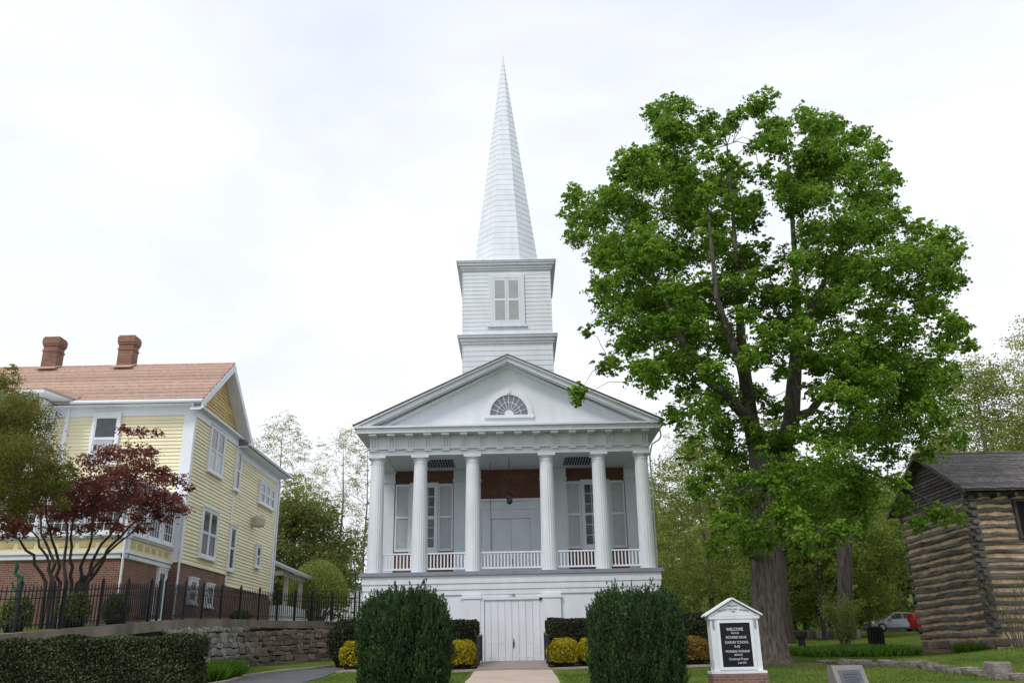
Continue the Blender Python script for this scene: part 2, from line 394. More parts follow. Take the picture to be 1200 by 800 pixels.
def lawn_mat():
    m = bpy.data.materials.new('lawn'); m.use_nodes = True; t = m.node_tree; P = t.nodes['Principled BSDF']; P.inputs['Roughness'].default_value = .95; P.inputs['Specular IOR Level'].default_value = .1
    gm = t.nodes.new('ShaderNodeNewGeometry')
    a = t.nodes.new('ShaderNodeTexNoise'); a.inputs['Scale'].default_value = .55; a.inputs['Detail'].default_value = 8; a.inputs['Roughness'].default_value = .65
    b = t.nodes.new('ShaderNodeTexNoise'); b.inputs['Scale'].default_value = 14; b.inputs['Detail'].default_value = 4
    mixf = t.nodes.new('ShaderNodeMath'); mixf.operation = 'MULTIPLY_ADD'; mixf.inputs[1].default_value = .45
    sc = t.nodes.new('ShaderNodeMath'); sc.operation = 'MULTIPLY'; sc.inputs[1].default_value = .55
    t.links.new(gm.outputs['Position'], a.inputs['Vector']); t.links.new(gm.outputs['Position'], b.inputs['Vector'])
    t.links.new(a.outputs['Fac'], sc.inputs[0]); t.links.new(b.outputs['Fac'], mixf.inputs[0]); t.links.new(sc.outputs[0], mixf.inputs[2])
    r = t.nodes.new('ShaderNodeValToRGB'); e = r.color_ramp.elements; e[0].position = .36; e[0].color = (.032, .060, .010, 1); e[1].position = .66; e[1].color = (.16, .19, .04, 1)
    k = e.new(.5); k.color = (.08, .125, .018, 1)
    t.links.new(mixf.outputs[0], r.inputs[0]); t.links.new(r.outputs[0], P.inputs['Base Color'])
    bp = t.nodes.new('ShaderNodeBump'); bp.inputs['Strength'].default_value = .8; bp.inputs['Distance'].default_value = .04; t.links.new(b.outputs['Fac'], bp.inputs['Height']); t.links.new(bp.outputs[0], P.inputs['Normal'])
    return m
lawn = lawn_mat()
def axis_steps(lo, a, b, hi, fine, n):
    return np.concatenate([lo + (a - lo) * (np.linspace(0, 1, n) ** .5), np.arange(a + fine, b, fine), b + (hi - b) * (np.linspace(0, 1, n) ** 2.2)])
xs = axis_steps(-900, -16, 30, 900, .4, 26); xs = np.unique(np.round(xs, 3))
ys = np.concatenate([[-60, -20, 0, 8, 14], np.arange(16, 60, .4), 60 + (1500 - 60) * np.linspace(0, 1, 60) ** 2.2])
grid('ground', xs, ys, hgt, lawn, kind='structure')

# raised house terrace behind the retaining wall
WX = np.array([p[0] for p in WALL]); WY = np.array([p[1] for p in WALL])
def terr_z(y): return np.interp(y, [20.5, 23.5, 26, 29.5, 33, 36, 42, 62, 100], [2.25, 2.44, 2.66, 2.92, 3.10, 3.20, 3.26, 3.8, 6])
V, F = [], []
tw = np.concatenate([np.linspace(20.5, 62, 60), [70, 80, 92]])
us = np.concatenate([np.linspace(0, 1, 24) ** 1.5])
for yy in tw:
    x0 = np.interp(yy, WY, WX) - .12
    if yy > 41: x0 = max(x0, -7.3)
    for u in us: V.append((x0 + (-70 - x0) * u, yy, float(terr_z(yy)) + .03 * math.sin(yy * 1.3 + u * 40)))
nu = len(us)
for j in range(len(tw) - 1):
    for i in range(nu - 1): F.append((j * nu + i, (j + 1) * nu + i, (j + 1) * nu + i + 1, j * nu + i + 1))
me = bpy.data.meshes.new('terrace'); me.from_pydata(V, [], F); me.update(); put(link('terrace', me, None, lawn), kind='structure')

def strip(name, left, right, m, lift, cut=10, parent=None, **kw):
    """a sheet following the ground between two matching edge lines; edges get a small side face"""
    mb = MB(); P = []
    for (lx, ly), (rx, ry) in zip(left, right):
        row = []
        for i in range(cut + 1):
            t = i / cut; x, y = lx + (rx - lx) * t, ly + (ry - ly) * t
            row.append((x, y, g(x, y) + lift))
        P.append(row)
    n = cut + 1; V = [p for r in P for p in r]
    V += [(p[0], p[1], p[2] - .3) for p in V]
    k = len(P) * n; F = []
    for j in range(len(P) - 1):
        for i in range(cut): F.append((j * n + i, j * n + i + 1, (j + 1) * n + i + 1, (j + 1) * n + i))
        F.append((j * n, (j + 1) * n, k + (j + 1) * n, k + j * n)); F.append((j * n + cut, k + j * n + cut, k + (j + 1) * n + cut, (j + 1) * n + cut))
    for i in range(cut):
        F.append((i, k + i, k + i + 1, i + 1)); b = (len(P) - 1) * n; F.append((b + i, b + i + 1, k + b + i + 1, k + b + i))
    mb.poly(V, F)
    return mb.build(name, m, parent, **kw)
def dens(pts, n=8):
    o = []
    for a, b in zip(pts[:-1], pts[1:]):
        for i in range(n): o.append((a[0] + (b[0] - a[0]) * i / n, a[1] + (b[1] - a[1]) * i / n))
    return o + [pts[-1]]
strip('driveway', dens([(-8.9, 12), (-8.75, 27.7), (-8.9, 30.4), (-8.2, 33.2), (-7.1, 35.2)]), dens([(-6.3, 12), (-6.25, 27.7), (-6.3, 30.4), (-6.4, 32.4), (-6.2, 33.6)]), asphalt, .02, kind='structure')
strip('driveway_kerb', dens([(-9.06, 12), (-8.91, 27.7), (-9.06, 30.5), (-8.33, 33.33), (-7.2, 35.4)]), dens([(-8.9, 12), (-8.75, 27.7), (-8.9, 30.4), (-8.2, 33.2), (-7.1, 35.2)]), concrete, .09, 2, kind='structure')
strip('driveway_sill', dens([(-6.4, 32.2), (-6.2, 33.7)]), dens([(-5.5, 31.9), (-5.3, 32.2)]), concrete, .05, 3, kind='structure')
# front walk: separate slabs, landing and bed edging
walk = thing('front_walk', (-.18, 20, g(-.18, 20)), 'pale pinkish concrete walk of slabs leading to the church door', 'walkway'); walk['kind'] = 'structure'
del walk['category']
yy = 12.0
while yy < 31.0:
    y2 = min(31.0, yy + 1.55)
    strip('slab', dens([(-1.48, yy), (-1.48, y2 - .018)], 3), dens([(1.12, yy), (1.12, y2 - .018)], 3), conc_pink, .03, 4, walk)
    yy = y2
strip('landing', dens([(-1.42, 31.0), (-1.42, 36.06)]), dens([(1.06, 31.0), (1.06, 36.06)]), conc_grey, .09, 4, kind='structure')
for x0, x1 in ((-5.4, -1.43), (1.07, 7.2)):
    strip('bed_edging', dens([(x0, 31.2), (x1, 31.2)], 6), dens([(x0, 31.34), (x1, 31.34)], 6), concrete, .07, 1, kind='structure')
    strip('planting_bed', dens([(x0, 31.34), (x1, 31.34)], 6), dens([(x0, 36.1), (x1, 36.1)], 6), mulch, .035, 12, kind='structure')
strip('mulch_patch', dens([(-9.9, 22), (-9.7, 26.5), (-9.9, 29.6)]), dens([(-9.07, 22), (-8.93, 26.5), (-9.0, 29.6)]), mulch, .02, 3, kind='structure')
strip('soil_patch', [(17.0, 37.6), (16.9, 38.6), (17.3, 39.8), (17.6, 43)], [(19.0, 36.3), (18.95, 38.6), (18.95, 40), (18.9, 43)], soil, .03, 8, kind='structure')
strip('soil_ring', [(7.3, 31.0), (7.0, 31.6), (7.0, 32.6), (7.6, 33.3)], [(10.2, 30.9), (10.6, 31.6), (10.6, 32.6), (10.0, 33.3)], soil, .012, 10, kind='structure')
strip('dirt_path', [(14.9, 33.6), (15.0, 34.6), (15.9, 35.2)], [(16.9, 34.0), (17.0, 34.8), (17.1, 35.6)], soil, .025, 6, kind='structure')
strip('parking_road', dens([(12, 70.2), (60, 72.2)]), dens([(12, 78), (60, 80)]), asphalt, .02, 4, kind='structure')

# ------------------------------------------------------------------ church
XC, YF = -.21, 36.0
ch = thing('church', (XC, 36, 1.42), 'white columned church with a gabled portico and a tall tapering spire', 'church')
X = lambda u: XC + u
Wf = WallMap('front', 36.12)
b = MB(); b.box(X(-5.95), X(5.95), 36.12, 62, .9, 4.02); b.box(X(-5.95), X(5.95), 40.0, 62, 4.93, 10.0); b.build('wall', white, ch)
# basement frieze: three stepped boards, then the grey porch ledge
for i, (z0, z1, pr) in enumerate(((4.02, 4.22, .05), (4.225, 4.46, .08), (4.465, 4.77, .11))):
    m = MB(); m.box(X(-5.95 - pr), X(5.95 + pr), 36.12 - pr, 62, z0, z1); m.build('frieze_board', white, ch)
m = MB(); m.box(X(-6.18), X(6.18), 35.93, 62, 4.775, 4.885); m.box(X(-6.14), X(6.14), 35.96, 62, 4.885, 4.93); m.build('porch_floor', ledge_grey, ch)
for u0, u1 in ((-5.95, -5.25), (-1.98, -1.26), (1.22, 1.96), (5.25, 5.95)):
    m = MB(); m.box(X(u0), X(u1), 35.99, 36.119, 1.2, 3.85); m.box(X(u0 - .05), X(u1 + .05), 35.955, 36.118, 3.85, 3.93); m.box(X(u0 - .02), X(u1 + .02), 35.975, 36.118, 3.93, 4.018)
    m.box(X(u0 - .03), X(u1 + .03), 35.96, 36.117, 1.2, 1.62); m.build('pilaster', white, ch)
# basement door
d = MB(); Wf.box(d, X(-1.26), X(-1.12), 1.46, 3.92, .0, .1); Wf.box(d, X(1.1), X(1.22), 1.46, 3.92, .0, .1); Wf.box(d, X(-1.12), X(1.1), 3.80, 3.90, 0, .09); Wf.box(d, X(-1.255), X(1.215), 3.905, 4.0, 0, .06)
df = d.build('door_frame', white, ch)
for k in range(8):
    u0 = -1.115 + k * .2765; q = MB(); Wf.box(q, X(u0 + .006), X(u0 + .266), 1.5, 3.79, -.02, .035 + .006 * (k % 2)); q.build('door_board', white, df)
for u0, u1 in ((-1.05, -.05), (.04, 1.03)):
    q = MB()
    for a, c in ((1.62, 1.68), (2.16, 2.20)): Wf.box(q, X(u0), X(u1), a, c, .03, .043)
    q.build('door_rail', white, df)
q = MB(); Wf.box(q, X(.012), X(.068), 2.05, 2.22, .04, .075); Wf.box(q, X(.02), X(.06), 1.97, 2.03, .04, .06); Wf.box(q, X(.022), X(.058), 2.27, 2.31, .04, .07); q.build('handle', iron, df)
text('128', .17, (X(.02), 36.053, 3.905), letter_dark, df, 'house_number')
q = MB(); Wf.box(q, X(1.54), X(1.62), 2.74, 2.96, .13, .17); q.tube([(X(1.58), 35.93, 2.95), (X(1.58), 35.93, 3.05)], .03, 8); q.tube([(X(1.47), 35.94, 2.70), (X(1.70), 35.94, 2.70)], .03, 6); q.build('wall_fixture', galv, ch)
q = MB(); Wf.box(q, X(1.10), X(1.20), 3.76, 3.86, .1, .16); q.build('door_light', iron, ch)

# fluted columns
def column(u):
    mb = MB(); n = 80; prof = [(4.93, .335), (5.0, .327), (6.2, .322), (7.6, .306), (8.8, .288), (9.42, .279)]
    vv = []
    for z, r in prof:
        for k in range(n):
            a = 2 * math.pi * k / n; fl = (.5 - .5 * math.cos(2 * math.pi * (k % 4) / 4))
            rr = r * (1 - .038 * fl); vv.append((X(u) + rr * math.cos(a), 36.45 + rr * math.sin(a), z))
    ff = [(j * n + k, j * n + (k + 1) % n, (j + 1) * n + (k + 1) % n, (j + 1) * n + k) for j in range(len(prof) - 1) for k in range(n)]
    mb.poly(vv, ff); o = mb.build('column', white, ch)
    c = MB(); c.lathe(X(u), 36.45, [(.285, 9.40), (.285, 9.46), (.30, 9.47), (.30, 9.50), (.288, 9.51), (.288, 9.55), (.345, 9.64), (.352, 9.665)], 32); c.box(X(u - .37), X(u + .37), 36.08, 36.82, 9.665, 9.768)
    c.build('capital', white, o)
    return o
CU = (-5.63, -3.8, -1.575, 1.575, 3.8, 5.63)
for u in CU: column(u)
# railings between the columns
for (a, b_) in zip(CU[:-1], CU[1:]):
    u0, u1 = a + .27, b_ - .27
    r = MB(); r.box(X(u0), X(u1), 36.40, 36.50, 5.67, 5.735); r.box(X(u0), X(u1), 36.42, 36.48, 5.05, 5.12); rail = r.build('railing', white, ch)
    n = int((u1 - u0) / .135)
    for k in range(n):
        uu = u0 + (u1 - u0) * (k + .5) / n; q = MB(); q.box(X(uu - .026), X(uu + .026), 36.425, 36.475, 5.12, 5.67); q.build('baluster', white, rail)
# entablature
m = MB(); m.box(X(-5.98), X(5.98), 36.12, 36.80, 9.77, 10.02); m.box(X(-5.98), X(-5.3), 36.80, 40, 9.77, 10.02); m.box(X(5.3), X(5.98), 36.80, 40, 9.77, 10.02); m.build('architrave', white, ch)
m = MB(); m.box(X(-6.02), X(6.02), 36.01, 36.80, 10.02, 10.075); m.box(X(-6.02), X(6.02), 36.80, 62, 10.02, 10.075); m.build('taenia', white, ch)
m = MB(); m.box(X(-5.96), X(5.96), 36.14, 62, 10.075, 10.62); m.build('frieze', white, ch)
NT = 16
for k in range(NT):
    u = -5.78 + 11.56 * k / (NT - 1); q = MB()
    for j in (-1, 0, 1): q.box(X(u + j * .115 - .036), X(u + j * .115 + .036), 36.075, 36.139, 10.078, 10.50)
    q.box(X(u - .17), X(u + .17), 36.065, 36.138, 10.50, 10.56); q.build('triglyph', white, ch)
    q = MB(); q.box(X(u - .15), X(u + .15), 36.03, 36.118, 9.945, 10.018); q.build('regula', white, ch)
    q = MB(); q.box(X(u - .16), X(u + .16), 35.62, 36.10, 10.53, 10.622); q.build('mutule', white, ch)
m = MB(); m.box(X(-6.45), X(6.45), 35.55, 62, 10.625, 10.83); m.box(X(-6.55), X(6.55), 35.45, 62, 10.83, 10.91); m.build('cornice', white, ch)
# soffit that slopes to the side eaves
# pediment: tympanum, raking cornices, roof
AP = 13.97
def slope(u, top): return top - (top - 10.92) * abs(u) / 6.55
q = MB(); q.prism([(X(-6.0), 36.16, 10.9), (X(6.0), 36.16, 10.9), (X(0), 36.16, 13.72)], [(X(-6.0), 36.5, 10.9), (X(6.0), 36.5, 10.9), (X(0), 36.5, 13.72)]); q.build('tympanum', white, ch)
for s in (-1, 1):
    q = MB()
    def rk(y0, y1, t0, t1, u1=6.55):
        z0a, z0b = 10.92 + t0, AP + t0; z1a, z1b = 10.92 + t1, AP + t1
        A = [(X(s * u1), y0, z0a), (X(0), y0, z0b), (X(0), y0, z1b), (X(s * u1), y0, z1a)]
        q.prism(A, [(p[0], y1, p[2]) for p in A])
    rk(35.60, 36.6, -.24, -.055, 6.5); rk(35.50, 36.6, -.055, .02)
    rk(36.0, 36.3, -.36, -.241, 6.1)
    q.build('raking_cornice', white, ch)
    q = MB(); A = [(X(s * 6.62), 35.46, 10.945), (X(0), 35.46, AP + .025), (X(0), 35.46, AP + .065), (X(s * 6.62), 35.46, 10.98)]
    q.prism(A, [(p[0], 62.2, p[2]) for p in A]); q.build('roof', roof_grey, ch)
# fanlight
fcx, fz, fr_ = X(.02), 11.45, .82
def arc(r, y, n=24, a0=0, a1=math.pi): return [(fcx + r * math.cos(a0 + (a1 - a0) * i / n), y, fz + r * 1.10 * math.sin(a0 + (a1 - a0) * i / n)) for i in range(n + 1)]
q = MB()
A0, A1 = arc(fr_, 36.09), arc(1.03, 36.09); B0, B1 = arc(fr_, 36.159), arc(1.03, 36.159)
for i in range(24): q.prism([A0[i], A1[i], A1[i + 1], A0[i + 1]], [B0[i], B1[i], B1[i + 1], B0[i + 1]])
q.box(fcx - 1.08, fcx + 1.08, 36.07, 36.158, fz - .13, fz); q.box(fcx - .07, fcx + .07, 36.05, 36.10, fz + .88 * 1.1, fz + 1.1 * 1.08)
fan = q.build('fanlight', white_trim, ch)
q = MB(); q.prism(arc(fr_, 36.14), arc(fr_, 36.158)); q.build('pane', mat('fan_glass', (.16, .18, .21), .15, .2, 2, spec=.5), fan)
q = MB()
for i in range(1, 10):
    a = math.pi * i / 10; q.tube([(fcx + .2 * math.cos(a), 36.132, fz + .22 * math.sin(a)), (fcx + fr_ * math.cos(a), 36.132, fz + fr_ * 1.1 * math.sin(a))], .014, 4)
q.tube(arc(.52, 36.132), .014, 4)
q.build('glazing_bars', white_trim, fan)
q = MB(); q.prism([(fcx, 36.12, fz)] + arc(.2, 36.12, 10), [(fcx, 36.156, fz)] + arc(.2, 36.156, 10)); q.build('hub', white_trim, fan)
# portico ceiling, back wall
q = MB(); q.box(X(-5.3), X(5.3), 36.80, 40, 9.86, 10.0); q.build('porch_ceiling', white, ch)
for u in (-3.12, 3.05):
    q = MB(); q.box(X(u - .62), X(u + .62), 37.55, 39.1, 9.835, 9.858); v = q.build('ceiling_vent', dark, ch)
    for k in range(11):
        q = MB(); q.box(X(u - .62 + k * .118), X(u - .575 + k * .118), 37.52, 39.13, 9.81, 9.834); q.build('vent_slat', galv, v)
Wp = WallMap('front', 40.0)
for u0, u1 in ((-5.95, -5.36), (-2.62, -1.37), (1.37, 2.58), (5.3, 5.95)):
    q = MB(); Wp.box(q, X(u0), X(u1), 4.93, 9.3, 0, .16); Wp.box(q, X(u0 - .04), X(u1 + .04), 9.3, 9.40, 0, .22); Wp.box(q, X(u0 - .01), X(u1 + .01), 9.40, 9.855, 0, .17); q.build('pilaster', white, ch)
for u0, u1 in ((-5.36, -2.62), (2.58, 5.3), (-1.37, 1.37)):
    q = MB(); Wp.box(q, X(u0), X(u1), 4.93, 9.858, 0, .03); q.build('brick_panel', brick_church, ch)
for s, u0, u1 in ((-1, -5.33, -2.65), (1, 2.55, 5.27)):
    W2 = WallMap('front', 39.965); sw = .70
    shutter(ch, W2, X(u0), X(u0 + sw), 6.18, 9.24, [7.72], .07); shutter(ch, W2, X(u1 - sw), X(u1), 6.18, 9.24, [7.72], .07)
    wd = (u1 - u0) - 2 * sw - .26
    wn = window(ch, WallMap('front', 39.96), X((u0 + u1) / 2), 6.3, wd, 2.82, nx=3, ny=3, sashes=2, cas=.12, gm=old_glass, low=old_glass)
    cu = MB(); cu.box(X((u0 + u1) / 2 + (.05 if s < 0 else -.1)), X((u0 + u1) / 2 + wd / 2 - .05), 39.90, 39.905, 7.6 if s < 0 else 6.35, 9.05 if s < 0 else 7.3); cu.build('blind', curtain, wn)
# balcony doorway
q = MB(); Wp.box(q, X(-1.36), X(1.36), 7.98, 8.12, .03, .2); Wp.box(q, X(-1.37), X(1.37), 8.12, 8.36, .03, .16); Wp.box(q, X(-1.42), X(1.42), 8.36, 8.46, .03, .30); Wp.box(q, X(-1.36), X(1.36), 7.72, 7.98, .03, .15); q.build('door_entablature', white, ch)
q = MB(); Wp.box(q, X(-1.36), X(-.98), 4.93, 7.72, .03, .12); Wp.box(q, X(.98), X(1.36), 4.93, 7.72, .03, .12); Wp.box(q, X(-1.06), X(-.9), 4.93, 7.72, .03, .16); Wp.box(q, X(.9), X(1.06), 4.93, 7.72, .03, .16); Wp.box(q, X(-.9), X(.9), 7.58, 7.715, .03, .155)
bd = q.build('balcony_door', white, ch)
for k in range(2):
    u0 = -.9 + k * .9; q = MB(); Wp.box(q, X(u0 + .005), X(u0 + .895), 4.94, 7.575, .03, .06); q.build('door_leaf', white, bd)
    q = MB(); Wp.box(q, X(u0 + .1), X(u0 + .8), 6.33, 6.42, .06, .075); Wp.box(q, X(u0 + .1), X(u0 + .14), 6.42, 7.45, .06, .072)
    for j in range(9): Wp.box(q, X(u0 + .15 + j * .075), X(u0 + .215 + j * .075), 6.42, 7.45, .06, .066)
    q.build('door_panel', white, bd)
q = MB(); Wp.box(q, X(-.03), X(.03), 5.55, 5.78, .06, .1); q.build('handle', iron, bd)
q = MB(); q.tube([(X(-.88), 38.2, 9.86), (X(-.87), 38.2, 8.0), (X(-.88), 38.2, 6.0)], .012, 5); q.build('bell_cable', iron, ch)
# downspouts
for s in (1,):
    q = MB(); q.tube([(X(6.45), 35.9, 10.60), (X(6.47), 35.92, 10.35), (X(6.40), 36.0, 10.22), (X(6.12), 36.25, 10.08), (X(6.07), 36.3, 9.9), (X(6.07), 36.75, 9.7), (X(6.07), 36.9, 5.0)], .035, 8); q.build('downspout', white_trim, ch)
# tower
tw_ = MB(); tw_.box(X(-2.12), X(2.12), 38.56, 42.8, 10.9, 19.4); tower = tw_.build('tower', white, ch)
def siding(parent, z0, z1, step, half, y, m, ymax):
    z = z0; mesh = None
    while z < z1 - .02:
        h = min(step, z1 - z)
        q = MB()
        q.prism([(X(-half), y - .024, z), (X(half), y - .024, z), (X(half), y - .008, z + h), (X(-half), y - .008, z + h)], [(X(-half), y + .02, z), (X(half), y + .02, z), (X(half), y + .02, z + h), (X(-half), y + .02, z + h)])
        q.build('clapboard', m, parent)
        for s in (-1, 1):
            q = MB(); xa = X(s * (half + .03)); xb = X(s * (half + .003)); xi = X(s * (half - .02))
            q.prism([(xa, y - .03, z), (xi, y - .03, z), (xi, y - .03, z + h), (xb, y - .03, z + h)], [(xa, ymax, z), (xi, ymax, z), (xi, ymax, z + h), (xb, ymax, z + h)]); q.build('clapboard', m, parent)
        z += h
siding(tower, 13.0, 15.62, .25, 2.13, 38.56, white, 42.8)
siding(tower, 16.1, 19.42, .205, 2.13, 38.56, white, 42.8)
def band(parent, z0, spec, half, y0, y1, name='cornice'):
    q = MB(); z = z0
    for h, pr in spec: q.box(X(-half - pr), X(half + pr), y0 - pr, y1 + pr, z, z + h); z += h
    return q.build(name, white, parent)
band(tower, 15.60, [(.12, .07), (.16, .13), (.10, .22), (.05, .26)], 2.13, 38.56, 42.8)
band(tower, 16.03, [(.09, .05)], 2.13, 38.56, 42.8, 'water_table')
band(tower, 19.40, [(.10, .07), (.14, .13), (.12, .22), (.07, .28), (.03, .31)], 2.13, 38.56, 42.8)
Wt = WallMap('front', 38.53)
q = MB(); Wt.box(q, X(-.86), X(-.66), 16.55, 19.16, 0, .05); Wt.box(q, X(.66), X(.86), 16.55, 19.16, 0, .05); Wt.box(q, X(-.66), X(.66), 18.98, 19.17, 0, .05); Wt.box(q, X(-.66), X(.66), 16.52, 16.66, 0, .055); Wt.box(q, X(-.95), X(.95), 16.44, 16.52, 0, .09)
bw = q.build('belfry_window', white, tower)
shutter(tower, Wt, X(-.655), X(-.005), 16.67, 18.97, [17.85], .045); shutter(tower, Wt, X(.005), X(.655), 16.67, 18.97, [17.85], .045)
# spire: rings of boards on eight sides
sp = MB(); AY = 40.68; tip = 33.8; a0 = 1.68
def octo(a, z, tw=R(22.5)):
    r = a / math.cos(R(22.5)); return [(X(0) + r * math.cos(tw + k * math.pi / 4), AY + r * math.sin(tw + k * math.pi / 4), z) for k in range(8)]
sp.prism(octo(a0 - .06, 19.85), octo(.01, tip - .3)); spire = sp.build('spire', white, ch)
z = 19.86
while z < 33.3:
    h = .33; a = a0 * (tip - z) / (tip - 19.86); a2 = a0 * (tip - z - h) / (tip - 19.86)
    q = MB(); o, i_ = octo(a + .013, z), octo(a - .08 if a > .15 else a * .4, z); o2, i2 = octo(a2 + .002, z + h), octo(max(.005, a2 - .08), z + h)
    q.poly(o + o2 + i_ + i2, [(k, (k + 1) % 8, 8 + (k + 1) % 8, 8 + k) for k in range(8)] + [(16 + k, 16 + (k + 1) % 8, (k + 1) % 8, k) for k in range(8)] + [(8 + k, 8 + (k + 1) % 8, 24 + (k + 1) % 8, 24 + k) for k in range(8)])
    q.build('spire_board', white, spire); z += h
q = MB(); q.lathe(X(0), AY, [(.09, 33.15), (.06, 33.5), (.02, 33.9)], 8); q.build('finial', white_trim, spire)

# hanging lantern
lp = Vector((X(-.03), 37.3, 9.857))
lan = thing('hanging_lantern', lp, 'black iron lantern hanging on a long rod from the portico ceiling', 'lantern')
q = MB(); q.tube([lp, lp - Vector((0, 0, 1.55))], .014, 6); q.build('rod', iron, lan)
q = MB(); q.lathe(lp.x, lp.y, [(.02, 8.36), (.05, 8.30), (.17, 8.18), (.18, 8.15)], 8); q.build('hood', iron, lan)
q = MB(); q.lathe(lp.x, lp.y, [(.13, 8.15), (.11, 7.92), (.06, 7.88)], 8); q.build('lamp_glass', glass, lan)
q = MB()
for k in range(4):
    a = k * math.pi / 2 + .4; q.tube([(lp.x + .14 * math.cos(a), lp.y + .14 * math.sin(a), 8.15), (lp.x + .115 * math.cos(a), lp.y + .115 * math.sin(a), 7.9)], .012, 4)
q.lathe(lp.x, lp.y, [(.13, 7.90), (.13, 7.87), (.03, 7.80)], 8); q.build('cage', iron, lan)

# hand rails by the landing
for x, lab in ((-1.40, 'black iron handrail on the left side of the church landing'), (1.03, 'black iron handrail on the right side of the church landing')):
    h = thing('hand_rail', (x, 33, g(x, 33)), lab, 'handrail', 'handrails at the church landing')
    zz = lambda y: g(x, y) + .09
    q = MB(); q.tube([(x, 31.25, zz(31.25) + .98), (x, 31.5, zz(31.5) + 1.02), (x, 35.6, zz(35.6) + 1.02)], .025, 6); q.tube([(x, 31.3, zz(31.3) + .14), (x, 35.6, zz(35.6) + .14)], .014, 4); q.build('top_rail', iron, h)
    for k in range(3):
        y = 31.3 + k * 2.1; q = MB(); q.box(x - .02, x + .02, y - .02, y + .02, zz(y) - .12, zz(y) + 1.02); q.build('post', iron, h)
    for k in range(30):
        y = 31.45 + k * .138; q = MB(); q.box(x - .007, x + .007, y - .007, y + .007, zz(y) + .14, zz(y) + 1.01); q.build('baluster', iron, h)

# ------------------------------------------------------------------ yellow house
HX = -13.42
ho = thing('yellow_house', (-18, 38, 3.2), 'yellow clapboard house with a salmon shingled roof and two brick chimneys', 'house')
q = MB(); q.box(-27, HX, 35, 40.9, 3.0, 11.95); q.box(-24, HX - .02, 40.9, 48.6, 3.0, 11.6); q.build('wall', yellow, ho)
BASE = brick_xy
q = MB(); q.box(-27, HX + .03, 34.97, 40.9, 2.9, 5.42); q.box(-24, HX + .01, 40.9, 48.62, 2.9, 4.95); q.build('brick_base', brick_xy, ho)
def boards(parent, W, u0, u1, v0, v1, step, m, name='clapboard', wob=0):
    n = int(round((v1 - v0) / step)); cache = None
    for k in range(n):
        v = v0 + k * step
        def P(uu, vv, ww): return (uu, W.p - ww, vv) if W.axis == 'front' else (W.p + ww, uu, vv)
        A = [P(u0, v, .0), P(u0, v, .05), P(u0, v + step, .008), P(u0, v + step, 0)]; B = [P(u1, v, .0), P(u1, v, .05), P(u1, v + step, .008), P(u1, v + step, 0)]
        if cache is None:
            q = MB(); q.prism(A, B); o = q.build(name, m, parent); cache = (o.data, v)
        else:
            o = link(name, cache[0], parent, m); o.location.z += v - cache[1]
WF, WS = WallMap('front', 35), WallMap('side', HX)
boards(ho, WF, -19.2, HX - .02, 5.46, 11.42, .152, yellow)
boards(ho, WS, 35.02, 40.86, 5.46, 11.42, .152, yellow)
boards(ho, WallMap('side', HX - .02), 40.94, 48.55, 4.98, 11.05, .152, yellow)
q = MB()
WF.box(q, HX - .36, HX + .07, 5.42, 11.45, 0, .065); WS.box(q, 34.95, 35.26, 5.42, 11.45, 0, .062); q.build('corner_board', white_trim, ho)
q = MB(); WS.box(q, 40.82, 40.98, 4.95, 11.45, 0, .06); q.build('corner_board', white_trim, ho)
q = MB(); WS.box(q, 48.36, 48.66, 4.7, 11.1, -.02, .05); q.build('corner_board', white_trim, ho)
q = MB(); WF.box(q, -19.2, HX + .05, 11.42, 11.86, 0, .07); WS.box(q, 34.93, 40.9, 11.40, 11.78, 0, .075); WS.box(q, 40.9, 48.68, 11.02, 11.42, -.02, .055); q.build('frieze', white_trim, ho)
q = MB(); WF.box(q, -19.2, HX + .08, 5.40, 5.47, 0, .09); WS.box(q, 34.92, 40.9, 5.40, 5.47, 0, .091); WS.box(q, 40.9, 48.66, 4.92, 4.98, 0, .06); q.build('water_table', yellow, ho)
# main roof (ridge runs left-right), eaves, gable
RY, RZ, EZ = 37.95, 14.62, 11.93
GX = -12.92
def roof_plane(parent, y0, z0, y1, z1, x0, x1, n, m, thick=.125):
    for k in range(n):
        a, b_ = k / n, (k + 1) / n; ya, za, yb, zb = y0 + (y1 - y0) * a, z0 + (z1 - z0) * a, y0 + (y1 - y0) * b_, z0 + (z1 - z0) * b_
        A = [(x0, ya, za - .02), (x0, ya, za + thick), (x0, yb, zb + .012), (x0, yb, zb - .03)]
        q = MB(); q.prism(A, [(x1, p[1], p[2]) for p in A]); q.build('shingle_course', m, parent)
q = MB(); q.prism([(-27, 34.5, EZ - .05), (-27, RY, RZ - .06), (-27, 41.4, EZ - .05)], [(GX - .03, 34.5, EZ - .05), (GX - .03, RY, RZ - .06), (GX - .03, 41.4, EZ - .05)]); 
q.v = q.v; rf = MB(); rf.prism([(-27, 34.5, EZ - .12), (-27, 34.5, EZ - .03), (-27, RY, RZ - .03), (-27, 41.4, EZ - .03), (-27, 41.4, EZ - .12), (-27, RY, RZ - .14)], [(GX, 34.5, EZ - .12), (GX, 34.5, EZ - .03), (GX, RY, RZ - .03), (GX, 41.4, EZ - .03), (GX, 41.4, EZ - .12), (GX, RY, RZ - .14)])
roof = rf.build('roof', white_trim, ho)
roof_plane(roof, 34.46, EZ - .02, RY, RZ, -27, GX + .02, 11, tile)
roof_plane(roof, 41.44, EZ - .02, RY, RZ, -27, GX + .02, 11, tile)
q = MB(); q.tube([(-27, RY, RZ + .03), (GX + .02, RY, RZ + .03)], .07, 6); q.build('ridge_cap', tile, roof)
